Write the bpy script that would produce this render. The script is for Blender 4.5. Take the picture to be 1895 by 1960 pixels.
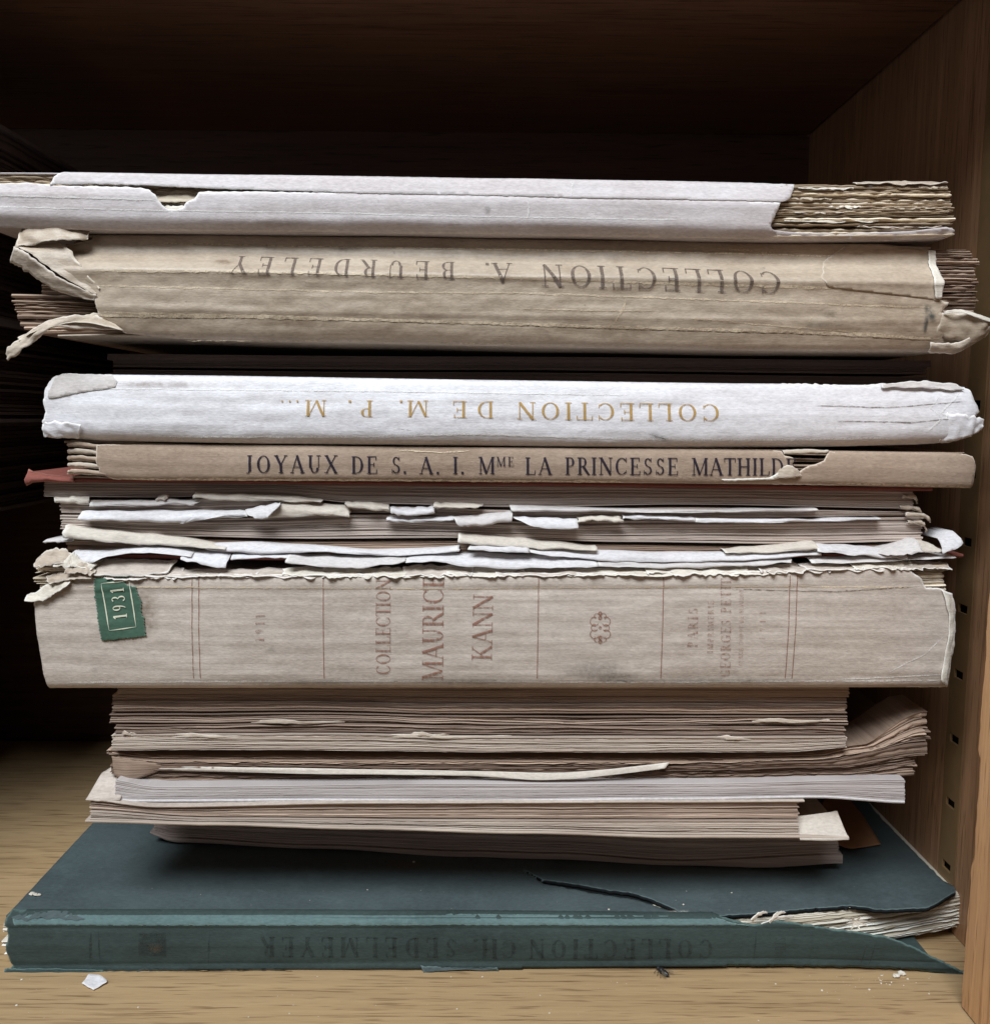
import bpy, bmesh, math, random
import numpy as np
from mathutils import Vector, Matrix, noise
for o in list(bpy.data.objects): bpy.data.objects.remove(o)
scene = bpy.context.scene
rad = math.radians
# ------------------------------------------------------------------ camera
FPX, IW, IH = 1700.0, 1895.0, 1960.0          # focal length and picture size, in picture units
CAM = Vector((0.0, -0.34, 0.0))
CR = (Matrix.Rotation(rad(-0.32), 3, 'Z') @ Matrix.Rotation(rad(90 - 6.2), 3, 'X') @ Matrix.Rotation(rad(0.35), 3, 'Z'))
cd = bpy.data.cameras.new('camera'); cam = bpy.data.objects.new('camera', cd)
scene.collection.objects.link(cam); scene.camera = cam
cam.matrix_world = Matrix.Translation(CAM) @ CR.to_4x4()
cd.sensor_fit = 'HORIZONTAL'; cd.sensor_width = 36; cd.lens = 36 * FPX / IW; cd.clip_start = 0.01; cd.clip_end = 50
# ------------------------------------------------------------------ light
w = bpy.data.worlds.new('World'); scene.world = w; w.use_nodes = True
bg = w.node_tree.nodes['Background']; bg.inputs[0].default_value = (0.74, 0.68, 0.82, 1); bg.inputs[1].default_value = 0.022
def area(name, loc, target, sx, sy, power, col):
    l = bpy.data.lights.new(name, 'AREA'); l.shape = 'RECTANGLE'; l.size = sx; l.size_y = sy; l.energy = power; l.color = col
    o = bpy.data.objects.new(name, l); scene.collection.objects.link(o); o.location = loc
    o.rotation_euler = (Vector(target) - Vector(loc)).to_track_quat('-Z', 'Y').to_euler()
    return o
area('window_light', (-0.34, -0.92, 1.28), (0, 0, -0.05), 1.1, 0.7, 43.0, (0.885, 0.95, 1.0))
area('fill_light', (-1.35, -1.75, 0.12), (0.05, 0, -0.10), 1.2, 0.9, 3.4, (1.0, 0.94, 0.90))  # fill lamp added low at the left to brighten post and shaded pages
scene.view_settings.view_transform = 'Standard'; scene.view_settings.look = 'None'
scene.view_settings.exposure = 0.0; scene.view_settings.gamma = 1.0
scene.cycles.max_bounces = 6; scene.cycles.diffuse_bounces = 4; scene.cycles.transparent_max_bounces = 6
scene.render.resolution_x = 989; scene.render.resolution_y = 1024

# ------------------------------------------------------------------ helpers
def ray(u, v): return CR @ Vector(((u - IW / 2) / FPX, -(v - IH / 2) / FPX, -1.0))
def aty(u, v, y): d = ray(u, v); return CAM + d * ((y - CAM.y) / d.y)
def atz(u, v, z): d = ray(u, v); return CAM + d * ((z - CAM.z) / d.z)
def atx(u, v, x): d = ray(u, v); return CAM + d * ((x - CAM.x) / d.x)
def N(*a):
    a = list(a) + [0.37, 0.71]; return noise.noise((a[0], a[1], a[2]))
class Cv:                                       # piecewise linear curve through points
    def __init__(s, pts): s.x = [p[0] for p in pts]; s.y = [p[1] for p in pts]
    def __call__(s, x):
        X, Y = s.x, s.y
        if x <= X[0]: return Y[0]
        for i in range(1, len(X)):
            if x <= X[i]:
                t = (x - X[i-1]) / (X[i] - X[i-1]); return Y[i-1] + (Y[i] - Y[i-1]) * t
        return Y[-1]
class Sm(Cv):                                   # smooth-stepped version
    def __call__(s, x):
        X, Y = s.x, s.y
        if x <= X[0]: return Y[0]
        for i in range(1, len(X)):
            if x <= X[i]:
                t = (x - X[i-1]) / (X[i] - X[i-1]); t = t * t * (3 - 2 * t); return Y[i-1] + (Y[i] - Y[i-1]) * t
        return Y[-1]
def cst(c): return lambda u: c
def addobj(name, verts, faces, mat, parent=None, smooth=True, attrs=None):
    me = bpy.data.meshes.new(name); me.from_pydata([tuple(v) for v in verts], [], faces)
    if attrs:
        for k, vals in attrs.items():
            a = me.attributes.new(k, 'FLOAT', 'POINT'); a.data.foreach_set('value', vals)
    if smooth: me.polygons.foreach_set('use_smooth', [True] * len(me.polygons))
    me.materials.append(mat)
    o = bpy.data.objects.new(name, me); scene.collection.objects.link(o)
    if parent is not None:
        o.parent = parent; o.matrix_parent_inverse = Matrix.Translation(-parent.location)
    return o
def tag(o, label, cat, group=None):
    o['label'] = label; o['category'] = cat
    if group: o['group'] = group
    return o
def thing(name, label, cat, loc, group=None):
    e = bpy.data.objects.new(name, None); e.empty_display_size = 0.02; scene.collection.objects.link(e); e.location = loc
    return tag(e, label, cat, group)
class Book:
    """one book: front plane y0(u); P maps (u,v) of that plane to the world"""
    def __init__(s, name, label, yl, yr, base, group='books in the stack'):
        s.yl, s.yr = yl, yr
        s.root = thing(name, label, 'book', aty(base[0], base[1], s.y0(base[0])), group)
        s.prof = None; s.wr = 0.0; s.seed = 0; s.vt = cst(0); s.vb = cst(1)
    def y0(s, u): return s.yl + (s.yr - s.yl) * u / IW
    def P(s, u, v, dy=0.0):
        p = aty(u, v, s.y0(u)); return Vector((p.x, p.y + dy, p.z))
    def dy(s, u, v):
        t = (v - s.vt(u)) / max(1e-6, s.vb(u) - s.vt(u))
        d = s.prof(t) * 0.001 if s.prof else 0.0
        if s.wr:
            d += s.wr * 0.001 * (N(u * .006, v * .05, s.seed) + .6 * N(u * .03, v * .06, s.seed + 3.3) + .25 * N(u * .12, v * .12, s.seed + 7.1))
        return d
    def S(s, u, v, off=0.0): return s.P(u, v, s.dy(u, v) - off)

def refine(poly, step=5.0, amp=0.0, seed=0, torn=None):
    out = []; n = len(poly)
    for i in range(n):
        a, b = poly[i], poly[(i + 1) % n]; L = math.hypot(b[0]-a[0], b[1]-a[1]); k = max(1, int(L / step))
        for j in range(k):
            t = j / k; x = a[0] + (b[0]-a[0]) * t; y = a[1] + (b[1]-a[1]) * t
            A = amp if torn is None else (amp if torn(x, y) else 0.35)
            x += A * (N(x*.11, y*.11, seed) + .7 * N(x*.33, y*.33, seed+5)) ; y += A * (N(x*.11, y*.11, seed+9) + .7 * N(x*.33, y*.33, seed+15))
            out.append((x, y))
    return np.array(out)
def inside(P, poly):
    x, y = P[:, 0], P[:, 1]; r = np.zeros(len(P), bool); n = len(poly)
    for i in range(n):
        x1, y1 = poly[i]; x2, y2 = poly[i-1]
        if y1 == y2: continue
        c = ((y1 > y) != (y2 > y)); r ^= c & (x < (x2 - x1) * (y - y1) / (y2 - y1) + x1)
    return r
def nearest(P, polys):
    best = np.full(len(P), 1e9); Q = P.copy()
    for poly in polys:
        n = len(poly)
        for i in range(n):
            a = poly[i-1]; d = poly[i] - a; L = d @ d
            if L < 1e-9: continue
            t = np.clip(((P - a) @ d) / L, 0, 1); q = a + t[:, None] * d; e = np.hypot(*(P - q).T)
            m = e < best; best[m] = e[m]; Q[m] = q[m]
    return best, Q
def sheet(name, poly, mapf, mat, parent=None, cell=5.0, amp=1.2, seed=0, torn=None, holes=(), thick=0.0004, edgew=5.0, celly=None):
    """a paper sheet cut to a ragged outline: grid inside the outline, rim snapped to it, then thickened"""
    celly = celly or cell
    R = refine(poly, max(3.0, cell * .7), amp, seed, torn); H = [refine(h, 3.0, amp, seed + 31) for h in holes]
    u0, v0 = R.min(0) - cell; u1, v1 = R.max(0) + cell
    nu, nv = int((u1 - u0) / cell) + 1, int((v1 - v0) / celly) + 1
    U, V = np.meshgrid(u0 + np.arange(nu + 1) * cell, v0 + np.arange(nv + 1) * celly); G = np.stack([U.ravel(), V.ravel()], 1)
    cx = (U[:-1, :-1] + cell / 2).ravel(); cy = (V[:-1, :-1] + celly / 2).ravel(); C = np.stack([cx, cy], 1)
    keep = inside(C, R)
    for h in H: keep &= ~inside(C, h)
    ii = np.nonzero(keep)[0]; W = nu + 1; r, c = ii // nu, ii % nu; q = np.stack([r*W+c, (r+1)*W+c, (r+1)*W+c+1, r*W+c+1], 1)
    cnt = np.bincount(q.ravel(), minlength=len(G)); used = np.nonzero(cnt)[0]; rim = np.nonzero((cnt > 0) & (cnt < 4))[0]
    polys = [R] + H
    d, Q = nearest(G[rim], polys); m = d < cell * 1.5; G[rim[m]] = Q[m]
    dist, Qn = nearest(G[used], polys)
    tv = np.clip(1 - dist / edgew, 0, 1)
    if torn is not None: tv = np.array([t if (t > 0 and torn(*qq)) else 0.0 for t, qq in zip(tv, Qn)])
    idx = -np.ones(len(G), int); idx[used] = np.arange(len(used))
    verts = [mapf(float(a), float(b)) for a, b in G[used]]
    o = addobj(name, verts, idx[q].tolist(), mat, parent, True, {'edge': tv.astype(np.float32)})
    if thick:
        s = o.modifiers.new('thickness', 'SOLIDIFY'); s.thickness = thick; s.offset = 0.0
    return o
def loft(name, A, B, mat, parent=None, n=24, m=6, bulge=0.0, amp=0.0008, seed=0, thick=0.0003, rag=0.3, edges=(1, 1, 1, 1), curl=None):
    """a curled paper strip spanned between two 3-D polylines"""
    def along(L, t):
        t *= len(L) - 1; i = min(int(t), len(L) - 2); f = t - i
        p0 = L[max(i-1, 0)]; p1 = L[i]; p2 = L[i+1]; p3 = L[min(i+2, len(L)-1)]
        return 0.5 * ((2*p1) + (p2-p0)*f + (2*p0-5*p1+4*p2-p3)*f*f + (3*p1-p0-3*p2+p3)*f**3)
    A = [Vector(a) for a in A]; B = [Vector(b) for b in B]; vs, ed = [], []
    for i in range(n + 1):
        s = i / n; a = along(A, s); b = along(B, s); wv = (b - a)
        ja = rag * 0.18 * N(s * n * .45, seed, 1.1) + rag * .1 * N(s * n * 1.7, seed, 4.1); jb = rag * 0.18 * N(s * n * .45, seed, 8.7) + rag * .1 * N(s * n * 1.7, seed, 2.1)
        for j in range(m + 1):
            t = j / m; tt = ja * edges[0] * (1-t) + t * (1 + jb * edges[1]) 
            p = a + wv * tt
            p = p + Vector((0, -bulge * 4 * t * (1 - t), 0))
            if curl: p = p + curl(s, t)
            p = p + Vector((0.5*N(s*5, t*2, seed+3), N(s*6, t*3, seed), 0.6*N(s*7, t*2, seed+6))) * amp
            vs.append(p); e = 0
            if edges[0]: e = max(e, 1 - t * 5)
            if edges[1]: e = max(e, 1 - (1-t) * 5)
            if edges[2]: e = max(e, 1 - s * 10)
            if edges[3]: e = max(e, 1 - (1-s) * 10)
            ed.append(max(0, e))
    fs = [[i*(m+1)+j, (i+1)*(m+1)+j, (i+1)*(m+1)+j+1, i*(m+1)+j+1] for i in range(n) for j in range(m)]
    o = addobj(name, vs, fs, mat, parent, True, {'edge': ed})
    s = o.modifiers.new('thickness', 'SOLIDIFY'); s.thickness = thick; s.offset = 0
    return o
def leaves(bk, name, uL, uR, vt, vb, n, mat, seed=0, depth=0.15, yj=0.6, uj=4, wave=1.0, gap=0.12, dy=0.0, seg=110, fold=0.0, rough=0.0, tone=0.35, gath=1, depthx=None, endround=0.0, parent=None):
    """n leaves of paper (or folded gatherings) stacked between the curves vt and vb; gath meshes in all"""
    rnd = random.Random(seed); th = [rnd.choice((.35, .6, .8, 1.0, 1.3, 1.9)) * rnd.uniform(.85, 1.15) for _ in range(n)]; tot = sum(th); t = 0; spans = []
    for a in th: spans.append((t / tot, (t + a) / tot)); t += a
    per = max(1, math.ceil(n / gath)); objs = []
    for g0 in range(0, n, per):
        V, Fc, T = [], [], []
        gy = rnd.uniform(-1, 1) * yj * .0008; gs = rnd.uniform(0, 50); gu = (rnd.uniform(-1, 1) * uj, rnd.uniform(-1, 1) * uj)
        last = min(g0 + per, n)
        for i in range(g0, last):
            a, b = spans[i]; h = (b - a); gp = gap * h * rnd.choice((.2, .6, 1.0, 2.6)) * (3.0 if i == last - 1 and gath > 1 else 1.0); b2 = b - min(gp, h * .7)
            l = uL(.5*(a+b)) if callable(uL) else uL; r = uR(.5*(a+b)) if callable(uR) else uR
            l += gu[0] + rnd.uniform(-1, 1) * uj * .5; r += gu[1] + rnd.uniform(-1, 1) * uj * .5
            yy = gy + rnd.uniform(-1, 1) * yj * .001 * .5; sd = rnd.uniform(0, 90); tn = rnd.uniform(-1, 1) * tone; base = len(V)
            for k in range(seg + 1):
                u = l + (r - l) * k / seg; A0, B0 = vt(u), vb(u); H = B0 - A0
                wv = wave * (1.1 * N(u * .004, gs, i * .05) + .5 * N(u * .013, gs + 7, i * .12) + .22 * N(u * .02, sd) + .05 * N(u * .07, sd))
                fade = min(1.0, min(a, 1 - b) * 6 + .25)
                va = A0 + H * a + wv * fade; vc = A0 + H * b2 + wv * fade
                ry = rough * .001 * (N(u * .05, sd, 3) + .8 * N(u * .2, sd, 5)) + yj * .0004 * N(u * .008, sd, 2)
                er = endround * max(0, 1 - min(k, seg - k) / 3.0) ** 2
                y = (dy(u) if callable(dy) else dy) + yy + ry + er
                f = fold * .001
                p0 = bk.P(u, va, y + f); p1 = bk.P(u, (va + vc) / 2, y); p2 = bk.P(u, vc, y + f)
                dp = depth
                V += [p0, p1, p2, Vector((p2.x, p2.y + dp, p2.z)), Vector((p0.x, p0.y + dp, p0.z))]; T += [tn] * 5
            for k in range(seg):
                o = base + k * 5
                for j in range(5): Fc.append([o + j, o + (j+1) % 5, o + 5 + (j+1) % 5, o + 5 + j])
            Fc.append([base + j for j in range(5)][::-1]); e = base + seg * 5; Fc.append([e + j for j in range(5)])
        o = addobj(name, V, Fc, mat, parent or bk.root, False, {'tone': T}); objs.append(o)
    return objs
def slab(bk, name, uL, uR, vt, vb, mat, depth, dy=0.0, seg=60, wave=0.0, seed=0, rough=.15, parent=None):
    return leaves(bk, name, uL, uR, vt, vb, 1, mat, seed, depth, 0.0, 0, wave, 0.0, dy, seg, 0.25, rough, 0.0, parent=parent)[0]
def boxm(name, x0, x1, y0, y1, z0, z1, mat, parent=None, bev=0.0):
    bm = bmesh.new(); bmesh.ops.create_cube(bm, size=1)
    for v in bm.verts: v.co = Vector((x0 if v.co.x < 0 else x1, y0 if v.co.y < 0 else y1, z0 if v.co.z < 0 else z1))
    if bev: bmesh.ops.bevel(bm, geom=bm.edges[:], offset=bev, segments=2, affect='EDGES')
    me = bpy.data.meshes.new(name); bm.to_mesh(me); bm.free(); me.materials.append(mat)
    o = bpy.data.objects.new(name, me); scene.collection.objects.link(o)
    if parent is not None: o.parent = parent; o.matrix_parent_inverse = Matrix.Translation(-parent.location)
    return o
def strip(bk, name, path, wpx, mat, off=0.00012, seed=0, parent=None, step=6, rag=0.8):
    """a thin ragged line lying on the book's surface (crack, crease, ruled line)"""
    pts = []
    for i in range(len(path) - 1):
        a, b = path[i], path[i+1]; L = math.hypot(b[0]-a[0], b[1]-a[1]); k = max(1, int(L / step))
        for j in range(k): pts.append((a[0] + (b[0]-a[0])*j/k, a[1] + (b[1]-a[1])*j/k, math.atan2(b[1]-a[1], b[0]-a[0])))
    pts.append((path[-1][0], path[-1][1], pts[-1][2])); V, Fc = [], []; n = len(pts)
    for i, (u, v, an) in enumerate(pts):
        j = rag * 1.6 * N(u * .04, v * .04, seed) + rag * 1.1 * N(u * .15, v * .15, seed + 2)
        ww = wpx * .5 * (1 + rag * (.9 * N(u * .07, v * .07, seed + 5) + .5 * N(u * .3, v * .3, seed + 8)))
        if rag: ww = max(0.05, ww) * min(1, min(i, n - 1 - i) / 4 + .15)
        c, s = math.cos(an), math.sin(an); cu, cv = u - s * j, v + c * j
        V += [bk.S(cu - s * ww, cv + c * ww, off), bk.S(cu + s * ww, cv - c * ww, off)]
    for i in range(n - 1): Fc.append([2*i, 2*i+1, 2*i+3, 2*i+2])
    return addobj(name, V, Fc, mat, parent or bk.root)
SMC = [0]
def smudge(bk, name, cu, cv, ru, rv, mat, off=0.0002, parent=None, rot=0.0):
    SMC[0] += 1; off += (SMC[0] % 9) * 2e-5
    V, Fc, A = [], [], []; n = 14; c, s = math.cos(rot), math.sin(rot)
    for i in range(n + 1):
        for j in range(n + 1):
            x = i / n * 2 - 1; y = j / n * 2 - 1; V.append(bk.S(cu + c*x*ru - s*y*rv, cv + s*x*ru + c*y*rv, off)); A.append(max(0, 1 - math.hypot(x, y)))
    for i in range(n):
        for j in range(n): Fc.append([i*(n+1)+j, (i+1)*(n+1)+j, (i+1)*(n+1)+j+1, i*(n+1)+j+1])
    return addobj(name, V, Fc, mat, parent or bk.root, True, {'edge': A})

# ------------------------------------------------------------------ materials
def srgb(r, g, b):
    f = lambda c: (c/255/12.92 if c/255 <= .04045 else ((c/255 + .055)/1.055) ** 2.4)
    return (f(r), f(g), f(b), 1)
class NT:
    def __init__(s, name):
        m = bpy.data.materials.new(name); m.use_nodes = True; s.m = m; s.t = m.node_tree; s.b = s.t.nodes['Principled BSDF']
        s.co = s.t.nodes.new('ShaderNodeTexCoord').outputs['Object']
    def n(s, typ, **kw):
        x = s.t.nodes.new('ShaderNode' + typ)
        for k, v in kw.items(): setattr(x, k, v)
        return x
    def l(s, a, b): s.t.links.new(a, b)
    def noise(s, sc, scale=1.0, detail=4.0, rough=.55, loc=(0, 0, 0), dist=0.0):
        mp = s.n('Mapping'); mp.inputs['Scale'].default_value = sc; mp.inputs['Location'].default_value = loc; s.l(s.co, mp.inputs[0])
        t = s.n('TexNoise'); t.inputs['Scale'].default_value = scale; t.inputs['Detail'].default_value = detail; t.inputs['Roughness'].default_value = rough; t.inputs['Distortion'].default_value = dist
        s.l(mp.outputs[0], t.inputs['Vector']); return t.outputs['Fac']
    def rng(s, x, a, b, c=0.0, d=1.0):
        r = s.n('MapRange'); r.clamp = True
        for i, v in enumerate((a, b, c, d)): r.inputs[i + 1].default_value = v
        s.l(x, r.inputs[0]); return r.outputs[0]
    def math(s, op, a, b=0.0):
        r = s.n('Math', operation=op)
        for i, v in enumerate((a, b)):
            if isinstance(v, (int, float)): r.inputs[i].default_value = v
            else: s.l(v, r.inputs[i])
        return r.outputs[0]
    def mix(s, f, a, b, mode='MIX'):
        r = s.n('Mix', data_type='RGBA', blend_type=mode)
        for i, v in ((0, f), (6, a), (7, b)):
            if isinstance(v, (int, float)): r.inputs[i].default_value = v
            elif isinstance(v, tuple): r.inputs[i].default_value = v
            else: s.l(v, r.inputs[i])
        return r.outputs[2]
    def attr(s, nm): a = s.n('Attribute'); a.attribute_name = nm; return a.outputs['Fac']
    def bump(s, h, st, dist=.0005):
        b = s.n('Bump'); b.inputs['Strength'].default_value = st; b.inputs['Distance'].default_value = dist; s.l(h, b.inputs['Height']); s.l(b.outputs[0], s.b.inputs['Normal'])
def mul(c, k): return (min(1, c[0]*k), min(1, c[1]*k), min(1, c[2]*k), 1)
def paper(name, col, stain=None, edge=None, streak=.25, mott=.25, speck=.3, bump=.35, rough=.85, weave=0.0, fox=.0, spec=.2):
    s = NT(name); stain = stain or mul(col, .7); edge = edge or mul(col, 1.35)
    big = s.noise((22, 22, 40), 1.0, 5); st = s.noise((9, 60, 420), 1.0, 4, .6); fine = s.noise((1, 1, 1), 1500, 3)
    fib = s.noise((500, 900, 1600), 1.0, 3, .6); sp = s.noise((1, 1, 1), 420, 2, .5, (3, 1, 7)); pat = s.noise((90, 90, 140), 1.0, 5, .65, (5, 2, 1))
    c = s.mix(s.math('MULTIPLY', s.rng(big, .35, .7), mott * 1.6), col, stain)
    c = s.mix(s.math('MULTIPLY', s.rng(st, .45, .75), streak * 1.5), c, stain)
    c = s.mix(s.math('MULTIPLY', s.rng(st, .45, .25), streak * .9), c, mul(col, 1.22))
    c = s.mix(s.math('MULTIPLY', s.rng(pat, .5, .75), mott), c, mul(col, 1.2))
    c = s.mix(s.math('MULTIPLY', s.rng(sp, .70, .78), speck), c, mul(stain, .35))
    if fox: c = s.mix(s.math('MULTIPLY', s.rng(s.noise((60, 60, 90), 1.0, 4, .6, (9, 9, 4)), .58, .72), fox), c, mul(stain, .55))
    c = s.mix(.35, c, s.mix(s.rng(fib, .3, .7), mul(col, .62), mul(col, 1.3)), 'MIX')
    e = s.attr('edge'); en = s.math('MULTIPLY', s.rng(s.math('ADD', e, s.math('MULTIPLY', s.noise((1, 1, 1), 600, 3), .6)), .75, 1.15), .85)
    c = s.mix(en, c, edge)
    s.l(c, s.b.inputs['Base Color']); s.b.inputs['Roughness'].default_value = rough; s.b.inputs['Specular IOR Level'].default_value = spec
    h = s.math('ADD', s.math('MULTIPLY', fine, .35), s.math('ADD', s.math('MULTIPLY', fib, .4), s.math('MULTIPLY', st, .7)))
    if weave:
        wv = s.n('TexWave'); wv.inputs['Scale'].default_value = 700; s.l(s.co, wv.inputs['Vector']); h = s.math('ADD', h, s.math('MULTIPLY', wv.outputs['Fac'], weave))
    s.bump(h, bump); return s.m
def pages(name, col, dark=None, tone=.5, band=.5, bump=.5, rough=.85):
    s = NT(name); dark = dark or mul(col, .55)
    ln = s.noise((7, 7, 1900), 1.0, 3, .6); ln2 = s.noise((14, 14, 620), 1.0, 3, .6, (2, 3, 1)); big = s.noise((16, 16, 110), 1.0, 4); fine = s.noise((300, 300, 1800), 1.0, 3)
    c = s.mix(s.math('MULTIPLY', s.rng(ln, .40, .68), band), col, dark)
    c = s.mix(s.math('MULTIPLY', s.rng(ln2, .48, .72), band * .9), c, dark)
    c = s.mix(s.math('MULTIPLY', s.rng(ln2, .45, .28), band * .6), c, mul(col, 1.35))
    c = s.mix(s.math('MULTIPLY', s.rng(big, .40, .68), .55), c, mul(dark, 1.02))
    t = s.math('MULTIPLY', s.attr('tone'), tone); c = s.mix(s.rng(t, 0, .5), c, mul(col, 1.5)); c = s.mix(s.rng(t, 0, -.5), c, dark)
    s.l(c, s.b.inputs['Base Color']); s.b.inputs['Roughness'].default_value = rough; s.b.inputs['Specular IOR Level'].default_value = .15
    s.bump(s.math('ADD', ln, s.math('MULTIPLY', fine, .5)), bump); return s.m
def wood(name, c0, c1, pore, axis='x', rough=.45, bands=1.0):
    s = NT(name); k = {'x': 0, 'y': 1, 'z': 2}[axis]
    def sc(al, cr): v = [cr] * 3; v[k] = al; return tuple(v)
    a = s.noise(sc(3, 55), 1.0, 5, .6, dist=.6); b = s.noise(sc(7, 260), 1.0, 4, .6, (1, 4, 2)); p = s.noise(sc(42, 900), 1.0, 2, .5, (7, 3, 5)); q = s.noise(sc(20, 480), 1.0, 3, .6, (4, 8, 1)); fine = s.noise(sc(120, 2200), 1.0, 2)
    c = s.mix(s.rng(a, .2, .8), c0, c1); c = s.mix(s.math('MULTIPLY', s.rng(b, .42, .7), .55 * bands), c, mul(c1, .72)); c = s.mix(s.math('MULTIPLY', s.rng(b, .45, .25), .5 * bands), c, mul(c0, 1.18))
    c = s.mix(s.math('MULTIPLY', s.rng(p, .59, .67), .75), c, pore); c = s.mix(s.math('MULTIPLY', s.rng(q, .57, .68), .6), c, pore); c = s.mix(s.math('MULTIPLY', s.rng(fine, .35, .65), .18), c, mul(c1, .6))
    s.l(c, s.b.inputs['Base Color']); s.b.inputs['Roughness'].default_value = rough; s.b.inputs['Specular IOR Level'].default_value = .3
    s.bump(s.math('SUBTRACT', s.math('MULTIPLY', b, .3), s.math('MULTIPLY', s.rng(p, .58, .7), .8)), .25, .0003); return s.m
def ink(name, col, lo=.35, hi=.6, op=.92, scale=500, fade=False, rough=.7, metallic=0.0):
    s = NT(name); s.b.inputs['Base Color'].default_value = col; s.b.inputs['Roughness'].default_value = rough; s.b.inputs['Specular IOR Level'].default_value = .2; s.b.inputs['Metallic'].default_value = metallic
    f = s.math('MULTIPLY', s.rng(s.noise((1, 1, 1), scale, 4, .65), lo, hi), op)
    if fade: f = s.math('MULTIPLY', f, s.rng(s.attr('edge'), 0, .7))
    s.l(f, s.b.inputs['Alpha']); return s.m
def plain(name, col, rough=.6, metallic=0.0, spec=.3, var=.2):
    s = NT(name); c = s.mix(s.math('MULTIPLY', s.rng(s.noise((1, 1, 1), 160, 4), .3, .7), var), col, mul(col, .5)); s.l(c, s.b.inputs['Base Color'])
    s.b.inputs['Roughness'].default_value = rough; s.b.inputs['Metallic'].default_value = metallic; s.b.inputs['Specular IOR Level'].default_value = spec; return s.m

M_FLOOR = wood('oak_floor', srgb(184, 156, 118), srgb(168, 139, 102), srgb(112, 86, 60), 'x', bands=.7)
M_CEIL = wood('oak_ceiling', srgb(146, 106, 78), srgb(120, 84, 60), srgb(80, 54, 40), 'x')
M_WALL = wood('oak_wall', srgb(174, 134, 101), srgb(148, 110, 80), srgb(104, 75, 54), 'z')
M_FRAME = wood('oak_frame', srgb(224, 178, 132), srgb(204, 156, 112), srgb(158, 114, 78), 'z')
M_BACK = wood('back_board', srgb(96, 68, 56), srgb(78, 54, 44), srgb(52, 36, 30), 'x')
M_METAL = plain('bronze_metal', srgb(150, 120, 84), .5, .35, .4, .25)
M_DARK = plain('slot_shade', srgb(28, 22, 18), .9)  # near-black put in for the shade inside the slots
M_WHITE = paper('white_wrapper', srgb(214, 207, 208), srgb(178, 164, 158), srgb(236, 232, 230), .4, .45, .3, .35, fox=.18)
M_TAN = paper('tan_wrapper', srgb(190, 174, 155), srgb(150, 129, 108), srgb(214, 201, 184), .5, .6, .5, .4, rough=.5, fox=.4, spec=.6)
M_TANIN = paper('tan_inside', srgb(196, 182, 166), srgb(156, 136, 118), srgb(224, 214, 202), .35, .55, .4, .5)
M_BRIGHT = paper('bright_spine', srgb(228, 225, 228), srgb(196, 188, 188), srgb(240, 236, 232), .35, .4, .35, .4, rough=.6, fox=.1, spec=.4)
M_KRAFT = paper('faded_cloth', srgb(176, 155, 137), srgb(144, 121, 103), srgb(220, 204, 186), .3, .6, .4, .5, weave=.3, fox=.2)
M_GREY = paper('grey_wrapper', srgb(200, 188, 177), srgb(162, 147, 135), srgb(234, 228, 222), .8, .45, .35, .45)
M_GREEN = paper('green_cloth', srgb(85, 97, 99), srgb(67, 78, 80), srgb(98, 116, 115), .12, .7, .35, .5, rough=.55, weave=.5, spec=.4)
M_GREENW = paper('green_worn_lit', srgb(104, 126, 126), srgb(80, 100, 100), srgb(122, 146, 142), .3, .6, .3, .5, weave=.5)  # worn cloth, with light on the joint put into the paler tone
M_GREEND = paper('green_spine', srgb(66, 80, 78), srgb(46, 54, 52), srgb(98, 122, 118), .2, .55, .3, .5, weave=.5)
M_GREENB = plain('crack_shade_board', srgb(22, 26, 28), .95)  # near-black in place of board colour, paints the crack's shade
M_RED = paper('red_cover', srgb(140, 84, 74), srgb(100, 56, 50), srgb(176, 120, 106), .2, .3, .2, .3)
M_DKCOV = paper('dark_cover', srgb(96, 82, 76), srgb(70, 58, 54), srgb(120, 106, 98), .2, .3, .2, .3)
M_SLIP = paper('slip_white', srgb(216, 213, 215), srgb(190, 183, 180), srgb(230, 226, 224), .2, .4, .15, .3)
M_SLIPC = paper('slip_cream', srgb(208, 199, 188), srgb(182, 168, 152), srgb(226, 220, 210), .2, .4, .2, .3)
M_PGY = pages('pages_glued', srgb(214, 202, 184), srgb(166, 147, 125), .7, .5, .7)
M_PGB = pages('pages_brown', srgb(172, 151, 134), srgb(118, 96, 82), .6, .5)
M_PGE = pages('pages_fine', srgb(192, 178, 168), srgb(148, 131, 122), .45, .5, .3)
M_PGG = pages('pages_uncut', srgb(182, 162, 146), srgb(116, 96, 85), .6, .55, .4)
M_PGH = pages('pages_browned', srgb(164, 142, 125), srgb(106, 86, 74), .6, .5)
M_PGI = pages('pages_coated', srgb(196, 188, 186), srgb(152, 142, 138), .4, .4)
M_PGJ = pages('pages_mixed', srgb(202, 189, 176), srgb(146, 127, 114), .6, .5, .4)
M_PGK = pages('pages_dim', srgb(158, 144, 136), srgb(114, 100, 94), .4, .45, .3)
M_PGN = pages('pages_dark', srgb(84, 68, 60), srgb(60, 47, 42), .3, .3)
M_WORN = paper('worn_white', srgb(204, 197, 194), srgb(172, 160, 152), srgb(230, 226, 222), .3, .5, .4, .5)
M_PGL = pages('pages_cream', srgb(230, 223, 208), srgb(166, 152, 130), .6, .45)
M_FIB = paper('torn_fibre', srgb(220, 212, 200), srgb(186, 172, 152), srgb(236, 232, 224), .3, .5, .2, .5)
M_FIBT = ink('crease_fibre', srgb(222, 204, 176), .3, .55, .8, 700)
M_FIBW = ink('crease_white', srgb(238, 236, 232), .3, .55, .8, 700)
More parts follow.
